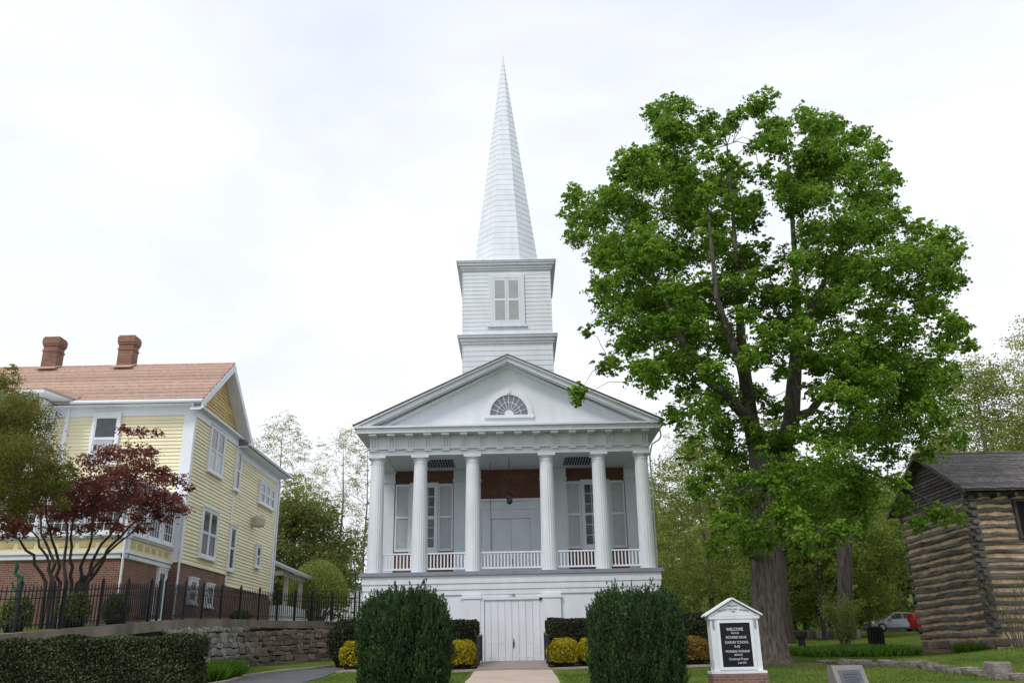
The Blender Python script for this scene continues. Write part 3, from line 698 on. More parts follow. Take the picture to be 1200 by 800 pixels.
# boxed eave and gutter along the front, barge boards at the gable
q = MB(); q.box(-19.2, GX, 34.5, 35, 11.80, 11.86); q.build('soffit', white_trim, ho)
q = MB(); q.tube([(-18.4, 34.42, 11.90), (GX + .02, 34.42, 11.88)], .075, 8); q.build('gutter', white_trim, ho)
q = MB()
for s, ye in ((-1, 34.46), (1, 41.46)):
    A = [(GX - .04, ye, EZ - .36), (GX - .04, ye, EZ - .02), (GX - .04, RY, RZ - .02), (GX - .04, RY, RZ - .36)]
    q.prism(A, [(GX + .05, p[1], p[2]) for p in A])
q.build('barge_board', white_trim, ho)
q = MB()
for s, ye in ((-1, 34.5), (1, 41.42)):
    A = [(HX, ye, EZ - .40), (HX, ye, EZ - .33), (HX, RY, RZ - .33), (HX, RY, RZ - .40)]
    q.prism(A, [(GX - .045, p[1], p[2]) for p in A])
q.build('gable_soffit', white_trim, ho)
q = MB(); WS.box(q, 34.6, 41.3, 11.78, 11.86, 0, .30); q.build('pent_board', white_trim, ho)
n = 17
for k in range(n):
    v0 = 11.86 + k * .152; hw = (RZ - .34 - v0) / (RZ - EZ) * 3.45
    if hw < .1: break
    hw2 = max(.02, (RZ - .34 - v0 - .15) / (RZ - EZ) * 3.45)
    A = [(HX, RY - hw, v0), (HX, RY + hw, v0), (HX, RY + hw2, v0 + .15), (HX, RY - hw2, v0 + .15)]
    q = MB(); q.prism(A, [(HX + .045, *A[0][1:]), (HX + .045, *A[1][1:]), (HX + .015, *A[2][1:]), (HX + .015, *A[3][1:])]); q.build('gable_shingle_course', ochre, ho)
# rear wing roof
q = MB(); A = [(HX + .55, 40.95, 11.45), (HX + .55, 40.95, 11.60), (-18, 40.95, 12.6), (-24, 40.95, 11.5)]; q.prism(A, [(p[0], 49.2, p[2]) for p in A]); q.build('wing_roof', roof_grey, ho)
q = MB(); q.box(HX - .02, HX + .5, 40.9, 49.1, 11.40, 11.449); q.build('soffit', white_trim, ho)
q = MB(); q.tube([(HX + .58, 40.95, 11.54), (HX + .58, 49.2, 11.52)], .075, 8); q.tube([(HX + .5, 48.9, 11.45), (HX + .1, 48.7, 11.1), (HX + .09, 48.7, 3.3)], .04, 6); q.build('gutter', white_trim, ho)
q = MB(); q.tube([(HX + .1, 34.45, 11.84), (HX + .1, 34.5, 11.7), (HX + .1, 34.9, 11.35), (HX + .1, 34.91, 3.3)], .045, 6); q.build('downspout', white_trim, ho)
# side windows
window(ho, WS, 38.05, 5.96, 1.78, 1.86, 1, 1, 2, .11, div=2)
window(ho, WS, 37.98, 9.60, 1.72, 1.82, 1, 1, 2, .11, div=2, low=net)
WSr = WallMap('side', HX + .015)
window(ho, WSr, 41.28, 5.72, .66, 1.86, 1, 1, 2, .10); window(ho, WSr, 41.12, 9.42, .62, 1.72, 1, 1, 2, .09)
window(ho, WSr, 46.35, 9.50, 2.7, .95, 1, 1, 2, .10, div=3)
window(ho, WSr, 45.6, 6.25, .62, .95, 1, 1, 2, .09)
WSb = WallMap('side', HX + .035)
window(ho, WSb, 36.72, 4.02, .70, .80, 1, 1, 2, .09); window(ho, WSb, 38.78, 3.98, .66, .76, 1, 1, 2, .09)
q = MB(); q.lathe(HX + .35, 44.3, [(.25, 8.05), (.30, 8.12), (.33, 8.45), (.2, 8.62)], 12); q.box(HX, HX + .3, 44.1, 44.5, 8.1, 8.5); q.build('vent_hood', tan_wood, ho)
# front upper window
window(ho, WallMap('front', 34.965), -17.0, 9.55, .92, 1.82, 1, 1, 2, .13, low=net)
# chimneys
for cx in (-21.45, -17.95):
    c = MB(); ww, dd = .335, .31
    c.box(cx - ww, cx + ww, RY - dd, RY + dd, 13.6, 15.35)
    for i, (z0, z1, e) in enumerate(((15.35, 15.43, .03), (15.43, 15.62, .0), (15.62, 15.72, .04), (15.72, 15.98, .065), (15.98, 16.06, .03))): c.box(cx - ww - e, cx + ww + e, RY - dd - e, RY + dd + e, z0, z1)
    ck = c.build('chimney', brick_chim, ho)
    q = MB(); A = [(cx - ww - .12, RY - dd - .25, 14.42), (cx + ww + .12, RY - dd - .25, 14.42), (cx + ww + .12, RY, 14.70), (cx - ww - .12, RY, 14.70)]
    q.prism(A, [(p[0], p[1], p[2] + .05) for p in A]); q.build('flashing', tile, ck)
# projecting front bay at the far left with its own eave, open balcony below
q = MB(); q.box(-27, -19.3, 33.9, 35, 5.4, 11.6); q.build('bay_wall', yellow, ho)
q = MB(); A = [(-27.2, 33.2, 11.98), (-18.9, 33.2, 11.98), (-18.25, 34.6, 11.98), (-27.2, 34.6, 11.98)]; q.prism(A, [(p[0], p[1], p[2] + .14) for p in A]); q.build('bay_cornice', white_trim, ho)
q = MB(); A = [(-27.2, 33.2, 12.13), (-18.9, 33.2, 12.13), (-18.2, 34.5, 12.02), (-18.2, 35.0, 12.36), (-27.2, 35.0, 12.38)]; q.prism(A, [(p[0], p[1], p[2] + .06) for p in A]); q.build('bay_roof', tile, ho)
q = MB(); q.box(-19.36, -19.2, 33.82, 34.98, 5.4, 11.9); q.box(-18.75, -18.6, 34.86, 34.99, 5.4, 11.8); q.box(-20.9, -20.78, 33.45, 33.57, 8.6, 11.98); q.build('porch_post', white_trim, ho)
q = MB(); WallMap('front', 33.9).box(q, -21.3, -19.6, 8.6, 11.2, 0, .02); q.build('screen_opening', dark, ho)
# sunroom on a brick base, in front of the house
sx, sy = -13.72, 30.9
q = MB(); q.box(-25, sx, sy, 34.96, 2.9, 5.14); sr = q.build('sunroom_base', brick_xy, ho)
q = MB(); q.box(-25, sx + .02, sy - .02, 34.95, 5.14, 7.75); q.build('sunroom_wall', white, ho)
WA, WB = WallMap('front', sy - .02), WallMap('side', sx + .02)
q = MB()
for W, a, b_ in ((WA, -25, sx + .1), (WB, sy - .1, 34.94)):
    W.box(q, a, b_, 5.16, 5.30, 0, .06); W.box(q, a, b_, 5.32, 5.40, 0, .11); W.box(q, a, b_, 5.86, 5.97, 0, .10); W.box(q, a, b_, 7.5, 7.75, 0, .08)
q.build('band_course', white_trim, ho)
q = MB(); WA.box(q, -25, sx - .1, 5.41, 5.855, 0, .03); WB.box(q, sy + .1, 34.94, 5.41, 5.855, 0, .03); q.build('apron_panel', mat('pale_yellow', (.72, .66, .42), .6, .05), ho)
for k in range(12):
    u = sx - .65 - k * .72; q = MB(); WA.box(q, u - .27, u + .27, 5.56, 5.72, .03, .05); q.build('ochre_block', ochre, ho)
for k in range(6):
    u = sy + .42 + k * .62; q = MB(); WB.box(q, u - .17, u + .17, 5.54, 5.72, .03, .05); q.build('ochre_block', ochre, ho)
for k in range(7): window(ho, WA, sx - .85 - k * 1.5, 6.08, 1.12, 1.32, 4, 4, 1, .09, div=1)
for k in range(3): window(ho, WB, sy + .72 + k * 1.3, 6.08, .98, 1.32, 4, 4, 1, .09)
q = MB(); q.box(sx - .12, sx + .08, sy - .08, sy + .12, 5.14, 7.75); q.build('corner_board', white_trim, ho)
q = MB(); q.tube([(sx + .0, sy - .14, 7.7), (sx + .0, sy - .14, 3.3)], .045, 6); q.build('downspout', white_trim, ho)
q = MB(); q.box(-25.2, sx + .3, sy - .32, 34.95, 7.75, 7.92); q.build('sunroom_roof', white_trim, ho)
window(ho, WallMap('side', sx), 34.2, 3.2, .62, 1.75, 1, 1, 1, .1, name='basement_door')
# rear porch
po = thing('rear_porch', (-13.2, 52, 3.6), 'small open porch with tan posts and a low sloping roof behind the yellow house', 'porch')
q = MB(); A = [(-17, 49.2, 8.35), (-12.5, 49.2, 6.40), (-12.5, 49.2, 6.24), (-17, 49.2, 8.17)]; q.prism(A, [(p[0], 54.5, p[2]) for p in A]); q.build('porch_roof', galv, po)
q = MB(); q.box(-12.95, -12.85, 49.4, 54.3, 6.05, 6.3); q.box(-16.8, -12.9, 49.4, 49.55, 6.1, 6.35); q.build('beam', tan_wood, po)
for x, y in ((-13.0, 50.2), (-13.0, 53.6), (-13.9, 49.6), (-16.6, 49.6)):
    q = MB(); q.box(x - .11, x + .11, y - .11, y + .11, 3.5, 6.1); q.build('post', tan_wood, po)
q = MB(); q.box(-17, -12.8, 49.3, 54.4, 3.3, 4.5); q.build('porch_base', white, po)
# white shed
sh = thing('white_shed', (-13, 72, 4.5), 'little white gabled outbuilding behind the iron fence beside the church', 'shed')
q = MB(); q.prism([(-15.9, 70, 4), (-10.6, 70, 4), (-10.6, 70, 6.25), (-13.9, 70, 7.35), (-15.9, 70, 6.7)], [(-15.9, 76, 4), (-10.6, 76, 4), (-10.6, 76, 6.25), (-13.9, 76, 7.35), (-15.9, 76, 6.7)]); q.build('wall', white, sh)
q = MB(); A = [(-10.3, 69.7, 6.22), (-10.3, 69.7, 6.34), (-13.9, 69.7, 7.55), (-16.3, 69.7, 6.75), (-16.3, 69.7, 6.62), (-13.9, 69.7, 7.4)]; q.prism(A, [(p[0], 76.3, p[2]) for p in A]); q.build('roof', galv, sh)
q = MB(); q.box(-12.6, -11.6, 69.95, 69.998, 4.1, 5.9); q.build('door', white_trim, sh)

# ------------------------------------------------------------------ retaining wall, fence
rw = thing('retaining_wall', (-11.6, 33, 1.3), 'old stone retaining wall with a stained concrete cap below the yellow house', 'wall')
def along(poly, s):
    for a, b_ in zip(poly[:-1], poly[1:]):
        d = math.dist(a, b_)
        if s <= d: t = s / d; return (a[0] + (b_[0] - a[0]) * t, a[1] + (b_[1] - a[1]) * t, math.atan2(b_[1] - a[1], b_[0] - a[0]))
        s -= d
    return (*poly[-1], math.atan2(poly[-1][1] - poly[-2][1], poly[-1][0] - poly[-2][0]))
RWP = WALL[:10]
def offs(poly, s, o): x, y, a = along(poly, s); return (x + math.sin(a) * o, y - math.cos(a) * o, a)
LEN = sum(math.dist(a, b_) for a, b_ in zip(RWP[:-1], RWP[1:]))
def capz(y): return float(terr_z(y)) + .06
core, cap = MB(), MB(); S = np.linspace(0, LEN, 60)
def ribbon(mb, o0, o1, f0, f1):
    R_ = []
    for s in S:
        x0, y0, a = offs(RWP, s, o0); x1, y1, _ = offs(RWP, s, o1)
        R_.append([(x0, y0, f0(y0)), (x1, y1, f0(y1)), (x1, y1, f1(y1)), (x0, y0, f1(y0))])
    for A, B in zip(R_[:-1], R_[1:]): mb.prism(A, B)
ribbon(core, -.25, .06, lambda y: g(-11, y) - .4, lambda y: capz(y) - .30)
core.build('wall_core', mortar, rw)
ribbon(cap, -.28, .17, lambda y: capz(y) - .31, capz); cap.build('cap', cap_conc, rw)
def stone_mesh(i):
    bm = bmesh.new(); bmesh.ops.create_cube(bm, size=1)
    for v in bm.verts: v.co += Vector((random.uniform(-.10, .10), random.uniform(-.12, .12), random.uniform(-.10, .10)))
    bmesh.ops.bevel(bm, geom=list(bm.edges), offset=.09, segments=1, affect='EDGES')
    me = bpy.data.meshes.new('stone'); bm.to_mesh(me); bm.free(); return me
SM = [stone_mesh(i) for i in range(8)]; SM2 = [m_.copy() for m_ in SM]; SME = [m_.copy() for m_ in SM]
for m_ in SM: m_.materials.append(stone_m)
for m_ in SM2: m_.materials.append(stone_b)
for m_ in SME: m_.materials.append(edge_stone)
count = 0; s = 9.0
s0 = 9.2; zrow = {}
def stone_at(s, z, ln, ht, big):
    x, y, a = offs(RWP, s, .07)
    me = random.choice(SM if s < 16.8 + random.uniform(-.8, .8) else SM2)
    link('stone', me, rw, None, (x, y, z), (random.uniform(-.16, .12), random.uniform(-.17, .17), a + random.uniform(-.14, .14)), (ln * 1.0, random.uniform(.2, .3), ht))
row = 0; zc = 0.0
H = 1.8
while zc < H and count < 300:
    ht = random.uniform(.18, .25); s = s0 + random.uniform(-.2, .1)
    while s < LEN and count < 300:
        big = s < 12.3
        ln = random.uniform(.34, .66) if big else random.uniform(.28, .54)
        hh = ht
        y = offs(RWP, s, 0)[1]; zb = g(-10, y) - .05; zt = capz(y) - .30
        z = zb + zc + hh / 2
        if z < zt - .03:
            stone_at(s + ln / 2, z + random.uniform(-.03, .03), ln * random.uniform(.88, 1.0), min(hh * random.uniform(.82, 1.14), 2 * (zt - z) + .04), big); count += 1
        s += ln
    zc += ht
def fence(name, poly, h, zf, label, group, post_at, gap=.12):
    f = thing(name, (poly[0][0], poly[0][1], zf(poly[0][1])), label, 'fence', group)
    Ln = sum(math.dist(a, b_) for a, b_ in zip(poly[:-1], poly[1:]))
    pm = MB().box(-.012, .012, -.012, .012, .06, h - .04); pm.prism([(-.012, -.012, h - .04), (.012, -.012, h - .04), (.012, .012, h - .04), (-.012, .012, h - .04)], [(-.002, -.002, h + .04), (.002, -.002, h + .04), (.002, .002, h + .04), (-.002, .002, h + .04)]); pm = pm.mesh('picket')
    qm = MB().box(-.035, .035, -.035, .035, -.1, h + .05); qm.box(-.05, .05, -.05, .05, h + .05, h + .075); qm.lathe(0, 0, [(.02, h + .075), (.045, h + .11), (.02, h + .16), (.003, h + .19)], 8); qm = qm.mesh('post')
    k = int(Ln / gap)
    for i in range(k):
        x, y, a = along(poly, (i + .5) * gap); link('picket', pm, f, iron, (x, y, zf(y)), (0, 0, a))
    for s in post_at:
        x, y, a = along(poly, s); link('post', qm, f, iron, (x, y, zf(y)), (0, 0, a))
    for rz in (.16, h - .32, h - .13):
        r = MB(); st = np.linspace(0, Ln, 24); pts = []
        for s in st: x, y, a = along(poly, s); pts.append((x, y, zf(y) + rz))
        r.tube(pts, .018, 4); r.build('rail', iron, f)
    return f
def shift(poly, o): return [offs(poly, s, o)[:2] for s in np.linspace(0, sum(math.dist(a, b_) for a, b_ in zip(poly[:-1], poly[1:])), 40)]
FL = shift([(-14.9, 21.4), (-13.06, 23.5), (-12.05, 26), (-11.7, 29.4)], -.06)
fence('iron_fence', FL, 1.17, capz, 'nearer run of black iron picket fence in front of the dark red maple', 'black iron fence on the retaining wall', [.05, 2.8, 4.2, 5.5, 6.9, 8.3, 8.86])
FR = shift([(-11.72, 29.95), (-11.78, 33), (-11.35, 36), (-10.6, 38.6), (-9.6, 40.4), (-8.6, 41.6), (-7.4, 42.2)], -.06)
fence('iron_fence', FR, 1.17, capz, 'farther run of black iron picket fence along the stone wall to the church', 'black iron fence on the retaining wall', [.02, 1.9, 3.6, 5.1, 6.6, 8.0, 9.3, 10.4, 11.4, 12.5, 13.6, 14.5], .125)
gt = thing('iron_gate', (-12.3, 29.9, 2.95), 'black iron gate standing open by the brick corner of the sunroom', 'gate')
gp = [(-11.78, 29.5), (-13.2, 30.3)]
for s in np.linspace(.1, 1.55, 14):
    x, y, a = along(gp, s); q = MB(); q.box(x - .01, x + .01, y - .01, y + .01, 3.02, 4.0); q.build('picket', iron, gt)
for z in (3.1, 3.75, 3.92):
    q = MB(); q.tube([(*gp[0], z), (*gp[1], z)], .018, 4); q.build('rail', iron, gt)
q = MB(); q.box(-13.25, -13.15, 30.25, 30.35, 2.9, 4.15); q.build('post', iron, gt)
pl = at(12, 740, 25); ph = at(19, 664, 25)
gpole = thing('garden_pole', (pl.x, pl.y, 2.5), 'slim green iron pole with a leaf shaped head behind the fence', 'garden pole')
q = MB(); q.tube([(pl.x, 25, 2.4), (pl.x + .03, 25, 3.55), (ph.x - .06, 25, 3.9)], [.035, .032, .03], 8); q.build('pole', green_metal, gpole)
q = MB(); q.lathe(pl.x + .06, 25, [(.03, 3.62), (.085, 3.72), (.10, 3.86), (.06, 3.98), (.03, 4.05)], 10); q.tube([(pl.x + .08, 25, 4.0), (ph.x, 25, 4.15), (ph.x + .03, 25, 4.33), (ph.x - .02, 25, 4.43)], [.05, .045, .06, .03], 8); q.tube([(ph.x + .02, 25, 4.2), (ph.x + .10, 25, 4.0), (ph.x + .13, 25, 3.72)], .015, 5); q.build('head', green_metal, gpole)

# ------------------------------------------------------------------ log cabin
CXX, CY0, CY1, CX2 = 18.78, 36.0, 42.6, 29.0
cb = thing('log_cabin', (CXX + 5, 39, 1.9), 'old log cabin of weathered logs and tan chinking with a shingle roof', 'log cabin')
q = MB(); q.box(CXX + .075, CX2, CY0 + .075, CY1 - .1, 1.2, 7.72); q.build('chinking', chink_m, cb)
q = MB(); q.prism([(CXX + .14, CY0 + .1, 7.6), (CXX + .14, 39.3, 9.75), (CXX + .14, CY1 - .1, 7.6)], [(CX2, CY0 + .1, 7.6), (CX2, 39.3, 9.75), (CX2, CY1 - .1, 7.6)]); q.build('gable_core', dark, cb)
def log(axis, u0, u1, z, h, p):
    """a hewn, slightly crooked log with rough faces"""
    n = 22; mb = MB(); V = []; ph = random.uniform(0, 9); dev = [random.uniform(-.016, .016) for _ in range(n + 1)]
    for i in range(n + 1):
        u = u0 + (u1 - u0) * i / n; hz = h * (1 + .08 * math.sin(i * .6 + ph) + random.uniform(-.10, .09)); zz = z + dev[i] + .02 * math.sin(i * .5 + ph)
        w0 = p - .035 - random.uniform(0, .035)
        for dz, ww in ((-.5, w0 + .03), (-.40, w0 + .004), (.0, w0 - .008), (.40, w0 + .004), (.5, w0 + .03), (.5, p + .2), (-.5, p + .2)):
            V.append((u, ww, zz + dz * hz) if axis == 'x' else (ww, u, zz + dz * hz))
    F_ = [(i * 7 + k, i * 7 + (k + 1) % 7, (i + 1) * 7 + (k + 1) % 7, (i + 1) * 7 + k) for i in range(n) for k in range(7)] + [tuple(range(7)), tuple(n * 7 + k for k in range(7))]
    mb.poly(V, F_); return mb.build('log', log_m, cb)
nl = 17; pit = (7.66 - 1.98) / nl
for k in range(nl):
    h = pit * random.uniform(.54, .80)
    z = 2.0 + (k + .42) * pit; log('y', CY0 - .12, CY1 + .12, z, h, CXX + .06)
    z = 2.0 + (k + .92) * pit
    hole = 5.85 < z < 7.45
    if hole: log('x', CXX - .12, 20.62, z, h * .95, CY0 + .06); log('x', 21.75, CX2, z, h * .95, CY0 + .06)
    else: log('x', CXX - .12, CX2, z, h * .95, CY0 + .06)
q = MB(); q.box(20.6, 20.72, 35.93, 36.15, 5.8, 7.42); q.box(21.65, 21.78, 35.93, 36.15, 5.8, 7.42); q.box(20.72, 21.65, 35.94, 36.15, 7.3, 7.42); q.box(20.72, 21.65, 35.94, 36.15, 5.8, 5.9); wnd = q.build('window_frame', board_dark, cb)
q = MB(); q.box(20.72, 21.65, 36.05, 36.09, 5.9, 7.3); q.build('opening', dark, wnd)
for k in range(12):   # loose foundation stones
    link('foundation_stone', random.choice(SM2), cb, None, (CXX + .12, CY0 + .35 + k * .54, 1.78 - .0 * k), (0, 0, 1.57 + random.uniform(-.1, .1)), (random.uniform(.35, .55), .3, .32))
for k in range(9): link('foundation_stone', random.choice(SM2), cb, None, (CXX + .3 + k * .6, CY0 + .12, 1.80), (0, 0, random.uniform(-.1, .1)), (random.uniform(.4, .6), .3, .3))
RYc, RZc, EZc = 39.3, 10.02, 7.74
for k in range(14):   # gable siding
    v = 7.62 + k * .158; hw = (RZc - .14 - v) / (RZc - EZc) * 3.55
    if hw < .2: break
    q = MB(); A = [(CXX + .0, RYc - hw, v), (CXX + .0, RYc + hw, v), (CXX + .05, RYc + hw * .97, v + .15), (CXX + .05, RYc - hw * .97, v + .15)]
    q.prism(A, [(CXX + .12, *p[1:]) for p in A]); q.build('gable_board', board_dark, cb)
q = MB(); A = [(CXX - .38, 35.45, EZc - .05), (CXX - .38, 35.45, EZc + .03), (CXX - .38, RYc, RZc), (CXX - .38, 43.15, EZc + .03), (CXX - .38, 43.15, EZc - .05), (CXX - .38, RYc, RZc - .1)]
q.prism(A, [(CX2 + .4, p[1], p[2]) for p in A]); crf = q.build('roof', board_dark, cb)
nc = 20
for k in range(nc):   # shingle courses, every shingle its own face
    a, b_ = k / nc, min(1, (k + 1.5) / nc); q = MB(); x = CXX - .42
    while x < CX2 + .4:
        wd = random.uniform(.09, .20); j = random.uniform(-.02, .03); t = random.uniform(.018, .04)
        ya, za = 35.40 + (RYc - 35.40) * a - j, EZc + .03 + (RZc - EZc - .03) * a - j * .6; yb, zb = 35.40 + (RYc - 35.40) * b_, EZc + .03 + (RZc - EZc - .03) * b_
        q.poly([(x, ya, za + .005), (x + wd - .012, ya, za + .005), (x + wd - .012, ya, za + t + .01), (x, ya, za + t + .01), (x, yb, zb + .012), (x + wd - .012, yb, zb + .012)], [(0, 1, 2, 3), (3, 2, 5, 4), (0, 3, 4), (1, 5, 2)])
        x += wd
    q.build('shingle_course', shingle_m, crf)
q = MB()
for ye in (35.42, 43.18):
    A = [(CXX - .42, ye, EZc - .12), (CXX - .42, ye, EZc + .04), (CXX - .42, RYc, RZc + .02), (CXX - .42, RYc, RZc - .16)]; q.prism(A, [(CXX - .36, *p[1:]) for p in A])
q.build('barge_board', board_dark, cb)
q = MB(); q.tube([(CXX - .4, RYc, RZc + .03), (CX2 + .4, RYc, RZc + .03)], .06, 5); q.build('ridge_board', shingle_m, crf)
q = MB(); q.box(CXX - .1, CX2, 35.85, 36.15, 7.55, 7.70); q.build('eave_beam', board_dark, cb)
for k in range(14):
    q = MB(); xx = CXX + .3 + k * .74; q.box(xx - .06, xx + .06, 35.5, 36.2, 7.45, 7.60); q.build('rafter_end', board_dark, cb)

# ------------------------------------------------------------------ church sign
sg = thing('church_sign', (5.23, 22.1, g(5.2, 22)), 'white gabled church notice board with a black letter panel on a brick base', 'sign')
q = MB(); q.box(4.58, 5.90, 21.86, 22.44, .6, 1.215); q.build('brick_base', brick_sign, sg)
q = MB(); q.box(4.66, 5.82, 21.97, 22.34, 1.275, 2.52); q.box(4.58, 5.90, 21.90, 22.40, 1.215, 1.275); q.box(4.62, 5.86, 21.94, 22.36, 2.45, 2.52); cab = q.build('cabinet', white, sg)
q = MB()
for a, c, e, f in ((4.80, 4.875, 1.30, 2.42), (5.605, 5.68, 1.30, 2.42), (4.875, 5.605, 2.36, 2.42), (4.875, 5.605, 1.30, 1.36)): q.box(a, c, 21.935, 21.969, e, f)
q.build('door_frame', white_trim, cab)
q = MB(); q.box(4.875, 5.605, 21.955, 21.968, 1.36, 2.36); q.build('letter_panel', panel_black, cab)
q = MB(); q.prism([(4.62, 21.96, 2.525), (5.86, 21.96, 2.525), (5.24, 21.96, 2.88)], [(4.62, 22.34, 2.525), (5.86, 22.34, 2.525), (5.24, 22.34, 2.88)]); q.build('pediment', white, sg)
q = MB()
for s in (-1, 1):
    A = [(5.24 + s * .69, 21.90, 2.515), (5.24, 21.90, 2.905), (5.24, 21.90, 2.945), (5.24 + s * .69, 21.90, 2.555)]; q.prism(A, [(p[0], 22.42, p[2]) for p in A])
q.build('roof', white_trim, sg)
q = MB(); q.box(4.60, 4.66, 21.95, 22.0, 1.36, 1.52); q.build('latch_box', galv, sg)
for s in (4.735, 5.745):
    q = MB(); q.box(s - .03, s + .03, 21.962, 21.969, 2.23, 2.42); q.tube([(s, 21.955, 2.22), (s, 21.955, 2.43)], .012, 5); q.build('hinge', galv, cab)
for body, sz, z, dx, sx_ in (('WELCOME', .105, 2.175, .0, .8), ('PASTOR', .052, 2.105, .0, 1), ('RICHARD HAUK', .085, 2.0, .02, .8), ('SUNDAY SCHOOL', .085, 1.885, .02, .82), ('9-45', .085, 1.79, .02, .9), ('MORNING WORSHIP', .075, 1.685, .02, .82), ('SERVICE', .062, 1.61, .03, .9), ('Continual Prayer', .075, 1.515, .03, .9), ('5:30 PM', .062, 1.43, .10, 1)):
    text(body, sz, (5.235 + dx, 21.952, z), letter_white, cab, 'lettering', sx=sx_)
# arched heading on the gable
def arch_text(body, rad, zc, size):
    n = len(body); st = size * .68 / rad
    for i, c in enumerate(body):
        if c == ' ': continue
        a = (i - (n - 1) / 2) * st
        text(c, size, (5.24 + rad * math.sin(a), 21.955, zc + rad * math.cos(a) - rad), letter_dark, sg, 'lettering', rot=(math.pi / 2, a, 0))
arch_text('PRESBYTERIAN CHURCH', 1.3, 2.655, .058)
text('FINCASTLE', .05, (5.24, 21.955, 2.735), letter_dark, sg)
text('1840', .045, (5.24, 21.955, 2.605), letter_dark, sg)

# ------------------------------------------------------------------ stone marker, edging stones
mk = thing('stone_marker', (7.2, 20.2, g(7.2, 20.2)), 'low slanted stone marker with a dark bronze plaque on the lawn', 'marker')
def slant(x0, x1, y0, z0, y1, z1, t): return [(x0, y0, z0), (x1, y0, z0), (x1, y1, z1), (x0, y1, z1)], [(x0, y0 + t, z0 - t * .4), (x1, y0 + t, z0 - t * .4), (x1, y1 + t, z1 - t * .4), (x0, y1 + t, z1 - t * .4)]
q = MB(); q.prism([(6.86, 19.85, .55), (6.86, 19.85, .82), (6.86, 20.25, 1.38), (6.86, 20.55, 1.38), (6.86, 20.6, .55)], [(7.54, 19.85, .55), (7.54, 19.85, .82), (7.54, 20.25, 1.38), (7.54, 20.55, 1.38), (7.54, 20.6, .55)]); q.build('stone', granite, mk)
A, B = slant(6.965, 7.435, 19.905, .90, 20.175, 1.285, -.015); q = MB(); q.prism(A, B); plq = q.build('plaque', bronze, mk)
for k in range(5):
    t = .2 + k * .14; yy_, zz_ = 19.905 + .27 * t, .90 + .385 * t; q = MB(); A, B = slant(7.03, 7.37 - .05 * (k % 2), yy_ - .018, zz_ + .004, yy_ + .012, zz_ + .047, -.006); q.prism(A, B); q.build('raised_line', letter_dark, plq)
ed = thing('stone_edging', (12.2, 28, g(12, 28)), 'low dry row of rough stones along the edge of the raised right lawn', 'stone border')
y = 31.9
EP = [(float(edge_x(v)), v) for v in np.arange(32.1, 18, -.2)]
s = 0; TL = sum(math.dist(a, b_) for a, b_ in zip(EP[:-1], EP[1:])); k = 0
while s < TL:
    ln = random.uniform(.26, .62); x, y, a = along(EP, s + ln / 2); h = random.uniform(.15, .26)
    if 23.4 < y < 24.1: h = .46; ln = .75
    if y > 30.8: h *= .6
    link('stone', random.choice(SME), ed, None, (x + random.uniform(-.06, .06), y, g(x - .3, y) + h * .36), (random.uniform(-.08, .08), random.uniform(-.08, .08), a + random.uniform(-.2, .2)), (ln, random.uniform(.32, .45), h)); s += ln * .95; k += 1

